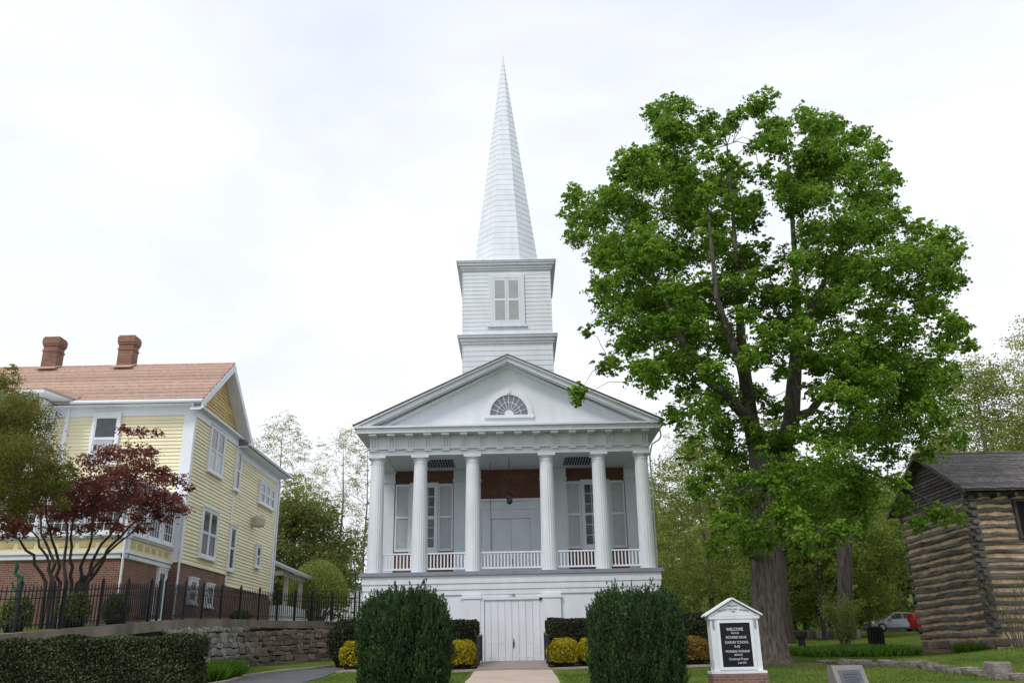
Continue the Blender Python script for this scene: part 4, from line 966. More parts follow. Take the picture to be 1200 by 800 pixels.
# ------------------------------------------------------------------ cars, bin, lamp, stump
def car(name, x, y, heading, paint, label, suv=False, group=None):
    z0 = g(x, y) + .02; t = thing(name, (x, y, z0), label, 'car', group); t.rotation_euler = (0, 0, heading)
    Lh = 2.25; hgt_ = 1.72 if suv else 1.45; bl = 1.08 if suv else .93
    st = [(-2.28, .45, .62, None), (-2.2, .28, .76, None), (-1.6, .2, .86, None), (-1.05, .2, bl, None), (-.35, .2, bl + .02, hgt_ - .05), (.2, .2, bl + .02, hgt_), (1.0, .2, bl + .03, hgt_ - .02), (1.7, .2, bl + .04, hgt_ - (.06 if suv else .25)), (2.05, .25, bl + .02, None), (2.26, .35, bl - .12, None), (2.28, .5, .7, None)]
    mb = MB(); V = []
    for x_, zb, zt, zr in st:
        zr_ = zr if zr else zt + .02; hw = .86 if abs(x_) < 2.1 else .70
        for yy_, zz_ in ((-hw * .9, zb), (-hw, zb + .12), (-hw, (zb + zt) / 2), (-hw * .95, zt), (-.62, zr_), (0, zr_ + .03), (.62, zr_), (hw * .95, zt), (hw, (zb + zt) / 2), (hw, zb + .12), (hw * .9, zb)): V.append((x_, yy_, zz_))
    n = 11; mb.poly(V, [(i * n + k, i * n + (k + 1) % n, (i + 1) * n + (k + 1) % n, (i + 1) * n + k) for i in range(len(st) - 1) for k in range(n)] + [tuple(range(n)), tuple((len(st) - 1) * n + k for k in range(n))])
    def lk(mb, nm, m, par=t, smooth=False):
        o = link(nm, mb.mesh(nm, Vector(), smooth), par, m); o.location = (0, 0, 0); return o
    lk(mb, 'body', paint, smooth=False)
    for s in (-1, 1):
        for a in ([(-.82, bl + .03), (-.28, hgt_ - .10), (.28, hgt_ - .08), (.28, bl + .05)], [(.36, bl + .05), (.36, hgt_ - .08), (1.05, hgt_ - .10), (1.55, bl + .08)]):
            q = MB()
            def yy2(z): return s * (.845 - (z - bl) / (hgt_ - bl) * .21)
            A = [(x_, yy2(z_), z_) for x_, z_ in a]; q.prism(A, [(p[0], p[1] + s * .012, p[2]) for p in A]); lk(q, 'side_window', glass)
        q = MB(); q.box(-.95, -.72, s * .87, s * 1.02, bl + .02, bl + .16); lk(q, 'mirror', paint)
        q = MB(); q.box(-2.27, -2.0, s * .45, s * .74, .62, .76); lk(q, 'headlight', letter_white)
        q = MB(); q.box(2.05, 2.30, s * .52, s * .83, bl - .25, bl + .02 if not suv else bl + .3); lk(q, 'tail_light', MATS['tail_red'])
        for xx in (-1.45, 1.4):
            q = MB(); q.tube([(xx, s * .66, .33), (xx, s * .89, .33)], .33, 18); wh = lk(q, 'wheel', MATS['tyre'])
            q = MB(); q.tube([(xx, s * .885, .33), (xx, s * .905, .33)], .2, 12); lk(q, 'rim', galv, wh)
    q = MB(); A = [(-1.0, -.66, bl + .03), (-1.0, .66, bl + .03), (-.42, .55, hgt_ - .06), (-.42, -.55, hgt_ - .06)]; q.prism(A, [(p[0] - .03, p[1], p[2] + .03) for p in A]); lk(q, 'windscreen', glass)
    return t
mat('tail_red', (.35, .02, .02), .3, .05); mat('tyre', (.02, .02, .02), .8, .1)
car('parked_car', 30.2, 72.6, 0, mat('grey_car_paint', (.34, .37, .42), .25, .05, spec=.5, metal=.4), 'slate grey sedan parked beyond the corner of the log cabin')
car('parked_car', 31.0, 66.0, math.pi, mat('red_car_paint', (.36, .012, .02), .25, .05, spec=.5), 'red car mostly hidden behind the log cabin', True)
cp = at(1028, 757, 44)
bn = thing('litter_bin', (cp.x, 44, g(cp.x, 44)), 'tall dark slatted litter bin beside the bare shrub', 'litter bin'); bz = g(cp.x, 44)
q = MB(); q.lathe(cp.x, 44, [(.30, bz), (.31, bz + .05), (.33, bz + .86), (.37, bz + .9), (.33, bz + .93), (.10, bz + .98)], 16); q.build('drum', dark, bn)
for k in range(16):
    a = k * math.pi / 8; q = MB(); xx, yy_ = cp.x + .335 * math.cos(a), 44 + .335 * math.sin(a); q.box(xx - .035, xx + .035, yy_ - .035, yy_ + .035, bz + .04, bz + .86); q.build('slat', iron, bn)
lpz = at(965, 745, 58)
pb = thing('path_lamp', (lpz.x, 58, g(lpz.x, 58)), 'thin black post with a dark box lantern standing by the path', 'lamp post'); zb = g(lpz.x, 58)
q = MB(); q.tube([(lpz.x, 58, zb - .1), (lpz.x, 58, zb + 1.62)], .035, 6); q.build('post', iron, pb)
q = MB(); q.box(lpz.x - .2, lpz.x + .2, 57.8, 58.2, zb + 1.62, zb + 2.0); q.prism([(lpz.x - .26, 57.74, zb + 2.0), (lpz.x + .26, 57.74, zb + 2.0), (lpz.x + .26, 58.26, zb + 2.0), (lpz.x - .26, 58.26, zb + 2.0)], [(lpz.x - .05, 57.95, zb + 2.14), (lpz.x + .05, 57.95, zb + 2.14), (lpz.x + .05, 58.05, zb + 2.14), (lpz.x - .05, 58.05, zb + 2.14)]); q.build('lantern_box', dark, pb)
st_ = at(940, 755, 44); zs = g(st_.x, 44)
sn = thing('stone_urn', (st_.x, 44, zs), 'short rough tree stump with a flat wider top on the grass', 'stump'); sn.name = 'tree_stump'
WLOC[sn.name] = Vector((st_.x, 44, zs))
q = MB(); q.lathe(st_.x, 44, [(.2, zs - .05), (.17, zs + .2), (.16, zs + .45), (.3, zs + .55), (.33, zs + .75), (.3, zs + .82)], 12); q.build('trunk', bark_dark, sn)
# low grey building and rubble wall far off on the slope
fb = thing('far_building', (36, 108, g(36, 108)), 'low grey building far off between the tree trunks', 'building'); zf = g(36, 108)
q = MB(); q.box(28, 46, 108, 114, zf - 2, zf + 2.2); q.build('wall', mat('grey_render', (.22, .22, .24), .8, .1), fb)
q = MB(); q.box(27.6, 46.4, 107.6, 114.4, zf + 2.2, zf + 2.5); q.build('roof', galv, fb)
rb = thing('rubble_wall', (20, 60, g(20, 60)), 'low rubble stone wall on the green slope behind the lamp post', 'wall')
for k in range(16): link('stone', random.choice(SME), rb, None, (17.6 + k * .30, 60 + random.uniform(-.15, .15), g(20, 60) + .2), (0, 0, random.uniform(-.4, .4)), (.6, .5, random.uniform(.4, .65)))

# ------------------------------------------------------------------ the big maple
def px_clumps(lst, Y, spread, s=1.0, ox=0, oy=0, div=1.0, dup=1):
    out_ = []
    for x, y, r in lst:
        for k in range(dup):
            x_, y_, r_ = ox + x / div, oy + y / div, r / div
            D = Y + random.uniform(-spread, spread) * (1 if k == 0 else .9)
            p = at(x_ + (random.uniform(-.5, .5) * r_ if k else 0), y_ + (random.uniform(-.5, .5) * r_ if k else 0), D)
            out_.append((p.x, p.y, p.z, r_ * D * 1.07 / FPX * s))
    return out_
MT = [(270,85,42),(330,75,42),(300,140,52),(390,105,35),(460,95,30),(520,60,42),(545,115,50),(620,95,45),(660,130,50),(700,130,38),(730,150,38),(790,175,33),(760,215,50),(820,240,36),(700,220,60),(620,190,55),(560,180,35),(500,165,28),
 (210,190,38),(250,230,60),(190,240,38),(320,220,55),(380,190,30),(65,290,33),(60,330,36),(75,390,32),(120,320,48),(170,300,50),(160,390,58),(230,320,60),(300,310,60),(370,300,40),(440,260,38),(480,320,38),(610,310,60),(680,290,60),(750,290,52),(800,300,40),(640,370,55),(710,360,60),(780,370,58),(850,330,28),(900,365,38),(950,390,45),(985,420,30),(900,430,55),(960,470,50),(998,490,22),(840,420,48),
 (130,440,48),(130,510,38),(190,470,60),(260,440,60),(330,420,52),(400,400,46),(440,450,44),(220,540,60),(290,520,60),(370,500,50),(170,570,48),(470,520,38),(540,470,30),(550,530,40),(610,450,52),(690,450,60),(760,460,60),(820,500,50),(880,520,48),(930,550,42),(980,600,45),(1010,640,30),(950,640,42),(870,600,52),(800,570,55),(730,530,60),(650,540,50),(580,580,36),
 (92,610,18),(70,765,22),(150,690,30),(190,650,42),(230,610,55),(300,600,58),(250,690,38),(310,670,45),(380,600,45),(390,555,38),(365,690,34),(440,600,34),(415,770,32),(520,600,28),(530,680,20),(500,760,30),(700,620,45),(770,650,55),(830,680,58),(900,690,55),(960,720,36),(880,750,60),(790,740,58),(690,690,34),(740,780,48)]
MT3 = [(260,180,40),(300,195,42),(345,145,38),(295,115,36),(430,120,28),(400,150,30),(430,200,34),(400,250,40),(440,300,40),(410,340,42),(470,350,36),(430,400,40),(480,430,42),(500,480,40),(430,520,46),(480,570,44),(430,640,42),(350,620,46),(500,300,34),(520,230,30),(560,250,34),(590,240,40),(520,400,26),(600,520,40),(620,600,34),(560,600,26),(340,550,46),(270,600,46),(480,240,30),(540,150,40),(350,260,44),(350,350,48),(640,250,50),(650,680,36),(720,690,42),(300,420,46),(250,400,50)]
MT4 = [(895,560,15),(880,585,17),(905,600,16),(885,620,16),(900,640,10),(870,560,14),(915,575,15),(895,530,14),(925,545,16),(870,630,13),(855,585,14),(925,610,14)]
MT5 = [(800,455,20),(820,480,22),(790,485,15),(845,465,20),(850,500,20),(880,462,13),(905,480,14),(955,455,20),(985,460,24),(1010,440,26),(960,425,24),(915,430,15),(945,502,18),(975,515,22),(840,430,22),(800,430,22),(880,420,18),(900,395,22),(940,400,20),(832,545,18),(818,572,16),(1000,510,24),(1040,505,24),(890,512,16),(920,517,14),(770,440,20),(745,430,18)]
MT2 = [(674,459,14),(682,455,9),(815,515,16),(806,538,11),(848,522,20),(880,500,18),(870,545,24),(905,520,23),(862,578,27),(832,600,18),(852,612,26),(895,590,28),(885,628,26),(930,560,32),(970,540,34),(920,605,30),(958,590,36),(1000,560,34),(1035,530,30),(1072,500,34),(1100,478,32),(1122,512,22),(1090,530,23),(1052,566,15),(1000,590,22),(1058,590,17),(1096,600,14),(1118,607,11),(1076,612,14),(1040,480,34),(1005,500,33),(970,492,20),(838,640,16),(985,622,20),(945,632,20),(1015,612,14),(690,452,0)]
MT2 = [c for c in MT2 if c[2] > 0]
clumps = px_clumps(MT + MT3, 31.5, 4.4, .90, ox=640, oy=90, div=2.052, dup=3) + px_clumps(MT2, 31, 4.2, 1.0) + px_clumps(MT4, 28.8, .8, 1.0) + px_clumps(MT5, 30, 3.0, 1.0, dup=2)
front = [c for c in px_clumps([(1058, 592, 20), (1095, 600, 16), (1118, 606, 12), (1075, 614, 14), (1012, 570, 20)], 31.5, 1.0)]
clumps += front
zt0 = g(8.9, 32)
mp_ = thing('maple_tree', (8.9, 32, zt0), 'huge spreading maple in fresh green leaf with a thick furrowed trunk', 'tree')
# furrowed trunk
tb = MB(); path = [at(905, 783, 32), at(903, 765, 32), at(901, 740, 32), at(898, 700, 32), at(896, 660, 32), at(894, 615, 32), at(896, 580, 32), at(898, 556, 32)]
rad = [.80, .63, .53, .475, .45, .45, .47, .43]
nseg, nr = 110, 70; V = []; ridg = [(random.randint(9, 34), random.uniform(0, 6.28), random.uniform(.010, .019)) for _ in range(9)]
for j in range(nr + 1):
    t = j / nr * (len(path) - 1); i = min(int(t), len(path) - 2); f = t - i
    c = path[i].lerp(path[i + 1], f); r = rad[i] * (1 - f) + rad[i + 1] * f
    for k in range(nseg):
        a = 2 * math.pi * k / nseg; d = sum(am * math.sin(n_ * a + p_ + j * .13 * math.sin(n_)) for n_, p_, am in ridg) + random.uniform(-.010, .010)
        root = (.16 * max(0, 1 - j / 7) ** 2) * math.sin(5 * a + 1)
        rr = r * (1 + d * 1.1 + root); V.append((c.x + rr * math.cos(a), c.y + rr * math.sin(a), c.z))
tb.poly(V, [(j * nseg + k, j * nseg + (k + 1) % nseg, (j + 1) * nseg + (k + 1) % nseg, (j + 1) * nseg + k) for j in range(nr) for k in range(nseg)])
nodes = []
def P_(lst, Y): return [at(x, y, Y + d) for x, y, d in lst]
lb = MB()
nodes += [(path[-1], .4), (path[-3], .4)]
nodes += limb_nodes(lb, P_([(896, 575, 0), (888, 530, -.2), (879, 490, -.5), (873, 440, -.8), (868, 390, -1), (864, 320, -.7), (858, 240, -.3), (852, 170, 0)], 32), [.42, .34, .30, .24, .17, .11, .06, .03], 12)
nodes += limb_nodes(lb, P_([(897, 575, .3), (913, 535, .8), (927, 495, 1.2), (931, 440, 1.4), (934, 390, 1.0), (932, 310, 1), (926, 220, .6), (920, 150, .4)], 32), [.42, .36, .33, .28, .19, .12, .07, .03], 12)
nodes += limb_nodes(lb, P_([(880, 495, -.5), (850, 462, -1.5), (822, 440, -2), (800, 400, -2.4), (775, 340, -2.4), (745, 280, -2)], 32), [.24, .19, .15, .11, .07, .03], 10)
nodes += limb_nodes(lb, P_([(929, 490, 1.2), (950, 482, 2), (970, 455, 2.4), (1000, 420, 3), (1030, 370, 3.2), (1065, 330, 3)], 32), [.2, .17, .15, .12, .08, .04], 10)
nodes += limb_nodes(lb, P_([(934, 400, 1), (955, 350, .4), (985, 300, -.5), (1005, 240, -1)], 32), [.16, .13, .09, .04], 8)
nodes += limb_nodes(lb, P_([(893, 655, 0), (874, 648, -1), (866, 620, -1.6), (862, 590, -2)], 32), [.14, .11, .09, .05], 8)
nodes += limb_nodes(lb, P_([(903, 590, 0), (950, 560, -1), (1000, 545, -1.5), (1050, 566, -1.6), (1100, 592, -1)], 32), [.12, .09, .07, .045, .02], 8)
nodes += limb_nodes(lb, P_([(880, 480, -.3), (868, 430, -2), (840, 350, -3), (830, 250, -3)], 32), [.2, .15, .1, .05], 8)
grow(lb, nodes, clumps, .014, .45)
mtr = tb.build('trunk', bark, mp_, smooth=False)
lb.build('limbs', bark_snag, mp_)
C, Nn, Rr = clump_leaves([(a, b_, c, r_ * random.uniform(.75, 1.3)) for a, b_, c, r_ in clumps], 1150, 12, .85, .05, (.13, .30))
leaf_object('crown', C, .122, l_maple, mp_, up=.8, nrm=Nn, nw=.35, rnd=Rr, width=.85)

# ------------------------------------------------------------------ dark red Japanese maple
RM = [(147,503,9),(165,508,9),(182,508,7),(150,528,17),(128,530,16),(110,538,16),(175,528,12),(122,560,21),(150,560,21),(182,565,17),(203,560,12),(220,573,7),(200,590,15),(172,590,19),(140,590,19),(110,590,19),(80,590,17),(50,600,15),(20,606,15),(-5,600,20),(214,598,7),(192,606,9),(30,585,17),(60,575,17),(95,560,18),(160,606,10),(125,608,10),(-30,590,22),(165,545,15),(140,548,15),(185,550,12),(112,575,18),(155,580,18),(188,580,14),(90,575,18),(40,560,16),(206,580,9),(70,605,12),(100,600,16),(185,603,10),(30,618,12),(60,622,11),(100,618,12),(140,620,11),(170,618,10),(10,625,12)]
rc = px_clumps(RM, 27, 1.8, 1.1, dup=2)
rb_ = at(76, 690, 27); jb = Vector((rb_.x, 27, float(terr_z(27))))
jm = thing('red_maple_tree', jb, 'small dark red Japanese maple with many slender bent stems behind the fence', 'tree')
lb = MB(); nodes = []
for bx, pts in ((66, [(40, 650), (22, 630), (5, 622)]), (70, [(58, 660), (45, 630), (30, 600)]), (72, [(60, 650), (48, 610), (42, 575)]), (76, [(68, 655), (58, 620), (52, 570)]), (80, [(76, 650), (78, 610), (74, 570)]), (84, [(82, 655), (85, 615), (95, 570)]), (90, [(98, 655), (108, 620), (118, 570)]), (92, [(112, 650), (135, 615), (152, 570)]), (95, [(125, 645), (150, 618), (180, 590)]), (88, [(110, 665), (140, 635), (175, 605)])):
    d = random.uniform(-1, 1)
    bx = (bx - 78) * 1.7 + 74
    pp = [Vector((at(bx, 700, 27).x, 27 + d * .1, jb.z - .1)), at(bx, 682, 27 + d * .2)]
    for i, (x, y) in enumerate(pts):
        q1 = at(x, y, 27 + d * (.5 + .4 * i)); pp += [pp[-1].lerp(q1, .35) + Vector((random.uniform(-.1, .1), 0, random.uniform(-.06, .02))), pp[-1].lerp(q1, .7) + Vector((random.uniform(-.1, .1), 0, random.uniform(-.08, .0))), q1]
    nodes += limb_nodes(lb, pp, list(np.linspace(.062, .016, len(pp))), 7)
grow(lb, nodes, rc, .008, .35)
lb.build('trunk', bark_dark, jm)
C, Nn, Rr = clump_leaves(rc, 1350, 10, .6, .0, (.2, .5)); leaf_object('crown', C, .078, l_red, jm, up=.8, rnd=Rr)
# olive shrub tree at the far left
OT = [(8,450,16),(20,470,20),(-5,480,26),(30,500,24),(5,520,30),(45,530,22),(25,560,26),(62,545,18),(70,562,14),(-5,570,30),(50,572,16),(-30,500,30),(-30,550,30),(14,432,6),(82,548,8),(40,478,10),(75,590,8),(30,592,16)]
oc = px_clumps(OT, 23, 1.5, 1.2, dup=2)
ot = thing('olive_green_tree', (-16.2, 23, float(terr_z(23))), 'fine leaved olive green tree reaching in at the left edge', 'tree')
lb = MB(); nodes = limb_nodes(lb, [(-16.2, 23, 2.2), (-16.1, 23, 3.6), (-15.6, 23, 5), (-14.9, 23, 6.4), (-14.3, 23, 7.6)], [.16, .13, .1, .07, .03]); grow(lb, nodes, oc, .008, .3)
lb.build('trunk', bark_dark, ot)
C, Nn, Rr = clump_leaves(oc, 3600, 14, .8, .05, (.15, .5)); leaf_object('crown', C, .065, l_olive, ot, up=.3, rnd=Rr, width=.5)
# thin wisps hanging below it
# ------------------------------------------------------------------ foreground junipers, hedges, bushes
def juniper(x, y, rx, ry, h, label, group):
    z0 = g(x, y); t = thing('juniper_bush', (x, y, z0), label, 'bush', group)
    n = 3000; th = rng.uniform(0, 2 * np.pi, n); u = rng.uniform(0, 1, n)
    zz = u ** .85; prof = np.where(zz < .78, .92 + .08 * np.sin(zz / .78 * np.pi * .8), np.clip(1 - ((zz - .78) / .23) ** 2, .0, 1) ** .42 * .96)
    rr = prof * rng.uniform(.72, 1.0, n) ** .8
    bump = 1 + .06 * np.sin(th * 5 + zz * 4) + .055 * np.sin(th * 13 - zz * 7)
    base = np.stack([x + rx * rr * bump * np.cos(th), y + ry * rr * bump * np.sin(th), z0 + (h - .34) * zz - .05], 1)
    # filled top
    sel = zz > .84; ex = sel & (rng.random(n) < .22)
    base[:, 2] += ex * rng.uniform(.0, .24, n) + .13 * np.sin(th * 2 + x) * (zz > .6) * (zz - .6)
    out_ = np.stack([np.cos(th), np.sin(th), np.zeros(n)], 1)
    dirs = out_ * (.16 + .42 * rng.random((n, 1))) * (1 - .5 * zz[:, None]) + np.array([0, 0, 1.0]) + rng.normal(0, .10, (n, 3)); dirs /= np.linalg.norm(dirs, axis=1, keepdims=True)
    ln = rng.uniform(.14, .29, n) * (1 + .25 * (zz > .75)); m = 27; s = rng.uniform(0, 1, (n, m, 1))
    Cc = base[:, None] + dirs[:, None] * s * ln[:, None, None] + rng.normal(0, .036, (n, m, 3)) * (1.12 - s)
    T = np.repeat(dirs, m, 0) + .5 * unit(n * m)
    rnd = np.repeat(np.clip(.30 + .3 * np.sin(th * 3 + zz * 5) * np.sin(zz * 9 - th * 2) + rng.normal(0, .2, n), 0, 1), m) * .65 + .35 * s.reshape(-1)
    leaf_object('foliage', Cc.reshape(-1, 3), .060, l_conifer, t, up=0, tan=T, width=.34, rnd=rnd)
    c = MB(); c.lathe(x, y, [(rx * .6, z0 - .05), (rx * .78, z0 + h * .3), (rx * .74, z0 + h * .62), (rx * .45, z0 + h * .82), (.05, z0 + h * .9)], 14); c.build('dark_core', mat('juniper_dark_core', (.02, .022, .012), .95, .4, 9), t)  # solid core blocks see-through; shade inside the bush is put into its dark colour
    return t
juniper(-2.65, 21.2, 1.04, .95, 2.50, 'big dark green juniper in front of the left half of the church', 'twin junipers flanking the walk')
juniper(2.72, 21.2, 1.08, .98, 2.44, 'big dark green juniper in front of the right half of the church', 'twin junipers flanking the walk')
# taller tufts on the tops
def box_hedge(name, x0, x1, y0, y1, z0, z1, n, size, m, label, cat='hedge', group=None, rough=.05, core=(.02, .02, .012)):
    t = thing(name, ((x0 + x1) / 2, (y0 + y1) / 2, z0), label, cat, group)
    c = MB(); c.box(x0 + .1, x1 - .1, y0 + .1, y1 - .1, z0, z1 - .1); c.build('dark_core', mat('hedge_dark_core', core, .95, .4, 8), t)  # added core box, its near-black colour stands for shade behind the leaves
    A = np.array([(x1 - x0) * (z1 - z0), (x1 - x0) * (y1 - y0), (y1 - y0) * (z1 - z0), (y1 - y0) * (z1 - z0)]); f = rng.choice(4, n, p=A / A.sum()); u, v = rng.random(n), rng.random(n)
    Px = np.where(f < 2, x0 + u * (x1 - x0), np.where(f == 2, x0, x1)); Py = np.where(f == 0, y0, np.where(f == 1, y0 + v * (y1 - y0), y0 + u * (y1 - y0))); Pz = np.where(f == 1, z1, z0 + v * (z1 - z0))
    C = np.stack([Px, Py, Pz], 1); cen = np.array([(x0 + x1) / 2, (y0 + y1) / 2, (z0 + z1) / 2])
    nr = np.stack([np.where(f == 2, -1., np.where(f == 3, 1., 0)), np.where(f == 0, -1., 0), np.where(f == 1, 1., 0.)], 1)
    wav = .5 * np.sin(C[:, 0] * 2.1 + C[:, 2] * 1.7) + .5 * np.sin(C[:, 0] * 5.3 + C[:, 1] * 3)
    C = C + nr * (wav[:, None] * rough - rng.exponential(.06, (n, 1)) + .04)
    # soften the corners
    d = (C - cen) / np.array([(x1 - x0) / 2, (y1 - y0) / 2, (z1 - z0) / 2]); k = np.clip(np.max(np.abs(d), 1), 0, 2)
    leaf_object('foliage', C, size, m, t, up=.2, nrm=nr, nw=.5, rnd=np.clip(.5 + .25 * np.sin(C[:, 0] * 3 + C[:, 2] * 4) + rng.normal(0, .2, n), 0, 1))
    return t
box_hedge('clipped_hedge', -17, -7.25, 20.2, 21.3, g(-10, 20.5) - .1, 2.25, 52000, .058, l_hedge, 'long clipped hedge along the bottom left, below the iron fence')
box_hedge('yew_hedge', -5.2, -1.55, 33.7, 34.9, 1.3, 2.93, 17000, .065, l_box, 'dark clipped hedge on the left of the church door', group='dark hedges beside the church door')
box_hedge('yew_hedge', 1.12, 4.9, 33.7, 34.9, 1.3, 2.91, 17000, .065, l_box, 'dark clipped hedge on the right of the church door', group='dark hedges beside the church door')
def ball(name, x, y, r, h, size, n, m, label, cat='bush', group=None, flat=1.0, z0=None):
    z0 = g(x, y) if z0 is None else z0; t = thing(name, (x, y, z0), label, cat, group)
    d = unit(n); d[:, 2] = np.where(d[:, 2] < -.5, -d[:, 2], d[:, 2]); lump = 1 + .05 * np.sin(d[:, 0] * 7 + d[:, 2] * 5) + .05 * np.sin(d[:, 1] * 9 - d[:, 2] * 6)
    rr = rng.uniform(.80, 1.02, (n, 1)) * lump[:, None]
    C = np.array([x, y, z0 + h * .45]) + d * rr * np.array([r, r, h * .55])
    leaf_object('foliage', C, size, m, t, up=.2, nrm=d, nw=.6)
    c = MB(); c.lathe(x, y, [(r * .5, z0), (r * .75, z0 + h * .25), (r * .75, z0 + h * .6), (r * .4, z0 + h * .82)], 12); c.build('dark_core', MATS['hedge_dark_core'], t)  # added solid core in the same dark colour, painting the shade within
    return t
ball('golden_bush', -1.99, 32.4, .56, .98, .05, 9000, l_gold, 'round golden yellow bush left of the church steps', group='round golden bushes')
ball('golden_bush', -2.75, 32.5, .5, .92, .05, 7000, l_gold, 'golden bush half hidden by the left juniper', group='round golden bushes')
ball('golden_bush', 1.60, 32.4, .60, .98, .05, 9000, l_gold, 'round golden yellow bush just right of the church steps', group='round golden bushes')
ball('golden_bush', 2.55, 32.6, .52, .96, .05, 8000, l_gold, 'golden bush tucked against the right juniper', group='round golden bushes')
ball('russet_bush', 6.1, 32.5, .75, .95, .06, 8000, l_russet, 'reddish yellow bush behind the left side of the church sign')
ball('yellow_shrub', -6.05, 33.2, .42, 1.0, .09, 1600, l_gold, 'loose yellow shrub at the end of the driveway')
ball('dark_shrub', 6.7, 34.4, 1.0, 1.75, .08, 9000, l_box, 'dark evergreen shrub at the right corner of the church')
ball('dark_shrub', -6.6, 35.2, .75, 1.75, .08, 7000, l_box, 'dark evergreen shrub at the left corner of the church')
for x, y, r, h, lab in ((-13.6, 24.4, .42, .95, 'small leafy shrub behind the fence, left of the others'), (-12.95, 26.3, .45, 1.0, 'small leafy shrub behind the fence below the red maple'), (-12.6, 28.2, .42, .95, 'small leafy shrub behind the fence near the sunroom corner')):
    ball('garden_shrub', x, y, r, h, .09, 1500, l_fresh if lab.endswith('maple') else l_mid, lab, group='garden shrubs behind the iron fence', z0=float(terr_z(y)))
p = at(293, 722, 37.6); ball('fern_clump', p.x - .5, 37.9, .45, .5, .08, 900, l_bright, 'bright green fern tuft at the fence foot by the brick wall', z0=3.2)
def tuft(name, x, y, r, h, n, m, label, cat='plant', group=None, z0=None, droop=.5, wd=.02):
    z0 = g(x, y) if z0 is None else z0; t = thing(name, (x, y, z0), label, cat, group)
    a = rng.uniform(0, 2 * np.pi, n); q_ = np.sqrt(rng.random(n)) * r; bx, by = x + q_ * np.cos(a) * .7, y + q_ * np.sin(a) * .7
    dr = np.stack([np.cos(a) * droop, np.sin(a) * droop, np.ones(n)], 1) + rng.normal(0, .25, (n, 3)); dr /= np.linalg.norm(dr, axis=1, keepdims=True)
    C = np.stack([bx, by, np.full(n, z0)], 1) + dr * h * rng.uniform(.35, .6, (n, 1))
    leaf_object('blades', C, h * .8, m, t, up=0, tan=dr, width=.06)
    return t
for x, y, lab in ((-9.55, 28.3, 'nearest grassy lily clump at the end of the long hedge'), (-9.5, 29.5, 'middle grassy lily clump below the retaining wall'), (-9.75, 30.7, 'farthest grassy lily clump below the retaining wall')): tuft('lily_clump', x, y, .62, .62, 1600, l_bright, lab, group='grassy lily clumps beside the driveway')
for x, lab in ((19.6, 'grassy clump at the cabin wall, left of the corner post'), (21.4, 'grassy clump at the cabin front wall')): tuft('grass_clump', x if x > 20 else 18.1, 35.3 if x > 20 else 36.9, .7, .45, 1300, l_bright, lab, group='grassy clumps at the log cabin')
# bare twiggy shrubs in front of the cabin
def twig_shrub(x, y, h, spread, n, m, label, leaf_n=900, name='twiggy_shrub', ls=.06, lm=None, group=None):
    z0 = g(x, y); t = thing(name, (x, y, z0), label, 'shrub', group); mb = MB(); tips = []
    for k in range(n):
        a = random.uniform(0, 6.28); sp = spread * random.uniform(.3, 1); hh = h * random.uniform(.7, 1)
        p0 = Vector((x + .15 * math.cos(a), y + .15 * math.sin(a), z0 - .05)); p1 = Vector((x + sp * .5 * math.cos(a), y + sp * .5 * math.sin(a), z0 + hh * .55)); p2 = Vector((x + sp * math.cos(a + .2), y + sp * math.sin(a + .2), z0 + hh))
        mb.tube([p0, p1, p2], [.022, .015, .004], 5)
        for j in range(5):
            f = random.uniform(.3, 1); q0 = p0.lerp(p1, f) if random.random() < .35 else p1.lerp(p2, f); q1 = q0 + Vector((random.uniform(-.35, .35), random.uniform(-.35, .35), random.uniform(.15, .5))) * h * .3
            mb.tube([q0, q0.lerp(q1, .5) + Vector((0, 0, .02)), q1], [.009, .007, .003], 4); tips += [q1, q0.lerp(q1, .6)]
    mb.build('stems', m, t)
    Tp = np.array(tips); C = Tp[rng.integers(0, len(Tp), leaf_n)] + rng.normal(0, .12, (leaf_n, 3)); leaf_object('foliage', C, ls, lm or l_fresh, t, up=.4)
    return t
twig_shrub(19.0, 34.6, 3.1, 1.7, 15, bark_pale, 'bare twiggy shrub in front of the cabin corner', 700)
twig_shrub(21.6, 34.9, 3.0, 1.5, 13, bark_pale, 'twiggy shrub with young green leaves before the cabin front wall', 3200, ls=.08)
twig_shrub(15.2, 42.5, 2.2, 1.3, 18, bark_pale, 'loose green twiggy shrub beside the litter bin', 3000, ls=.09)
# ------------------------------------------------------------------ ground plants
n = 5200; bx = rng.uniform(11.2, 15.7, n); by = rng.uniform(35.6, 38.6, n); C = np.stack([bx, by, hgt(bx, by)], 1)
dr = np.stack([rng.normal(0, .45, n), rng.normal(0, .45, n), np.ones(n)], 1); dr /= np.linalg.norm(dr, axis=1, keepdims=True)
C += dr * .16; leaf_object('ground_cover', C, .42, l_bright, None, up=0, tan=dr, width=.16, kind='stuff', label='band of leafy green ground cover behind the maple', cat='ground cover')
def grass(n, x0, x1, y0, y1, h):
    gx = rng.uniform(x0, x1, n); gy = y0 + (y1 - y0) * rng.random(n) ** 1.2
    C = np.stack([gx, gy, hgt(gx, gy)], 1)
    keep = ~((gx > -1.6) & (gx < 1.25)) & ~((gx > -9.2) & (gx < -6.05) & (gy < 35.5)) & ~((gx < -8.6) & (gy < 29.8)) & ~((np.abs(gx) < 7.3) & (gx > -5.5) & (gy > 31.1)) & (gx > np.interp(gy, WY, WX) + .2) & ~((gx > -6.6) & (gx < 6.6) & (gy > 35.8)) & ~((gx > 18.6) & (gy > 35.9))
    return C[keep]
C = np.concatenate([grass(95000, -11.5, 25, 23, 36, .05), grass(26000, 6.5, 26, 34, 56, .05)])
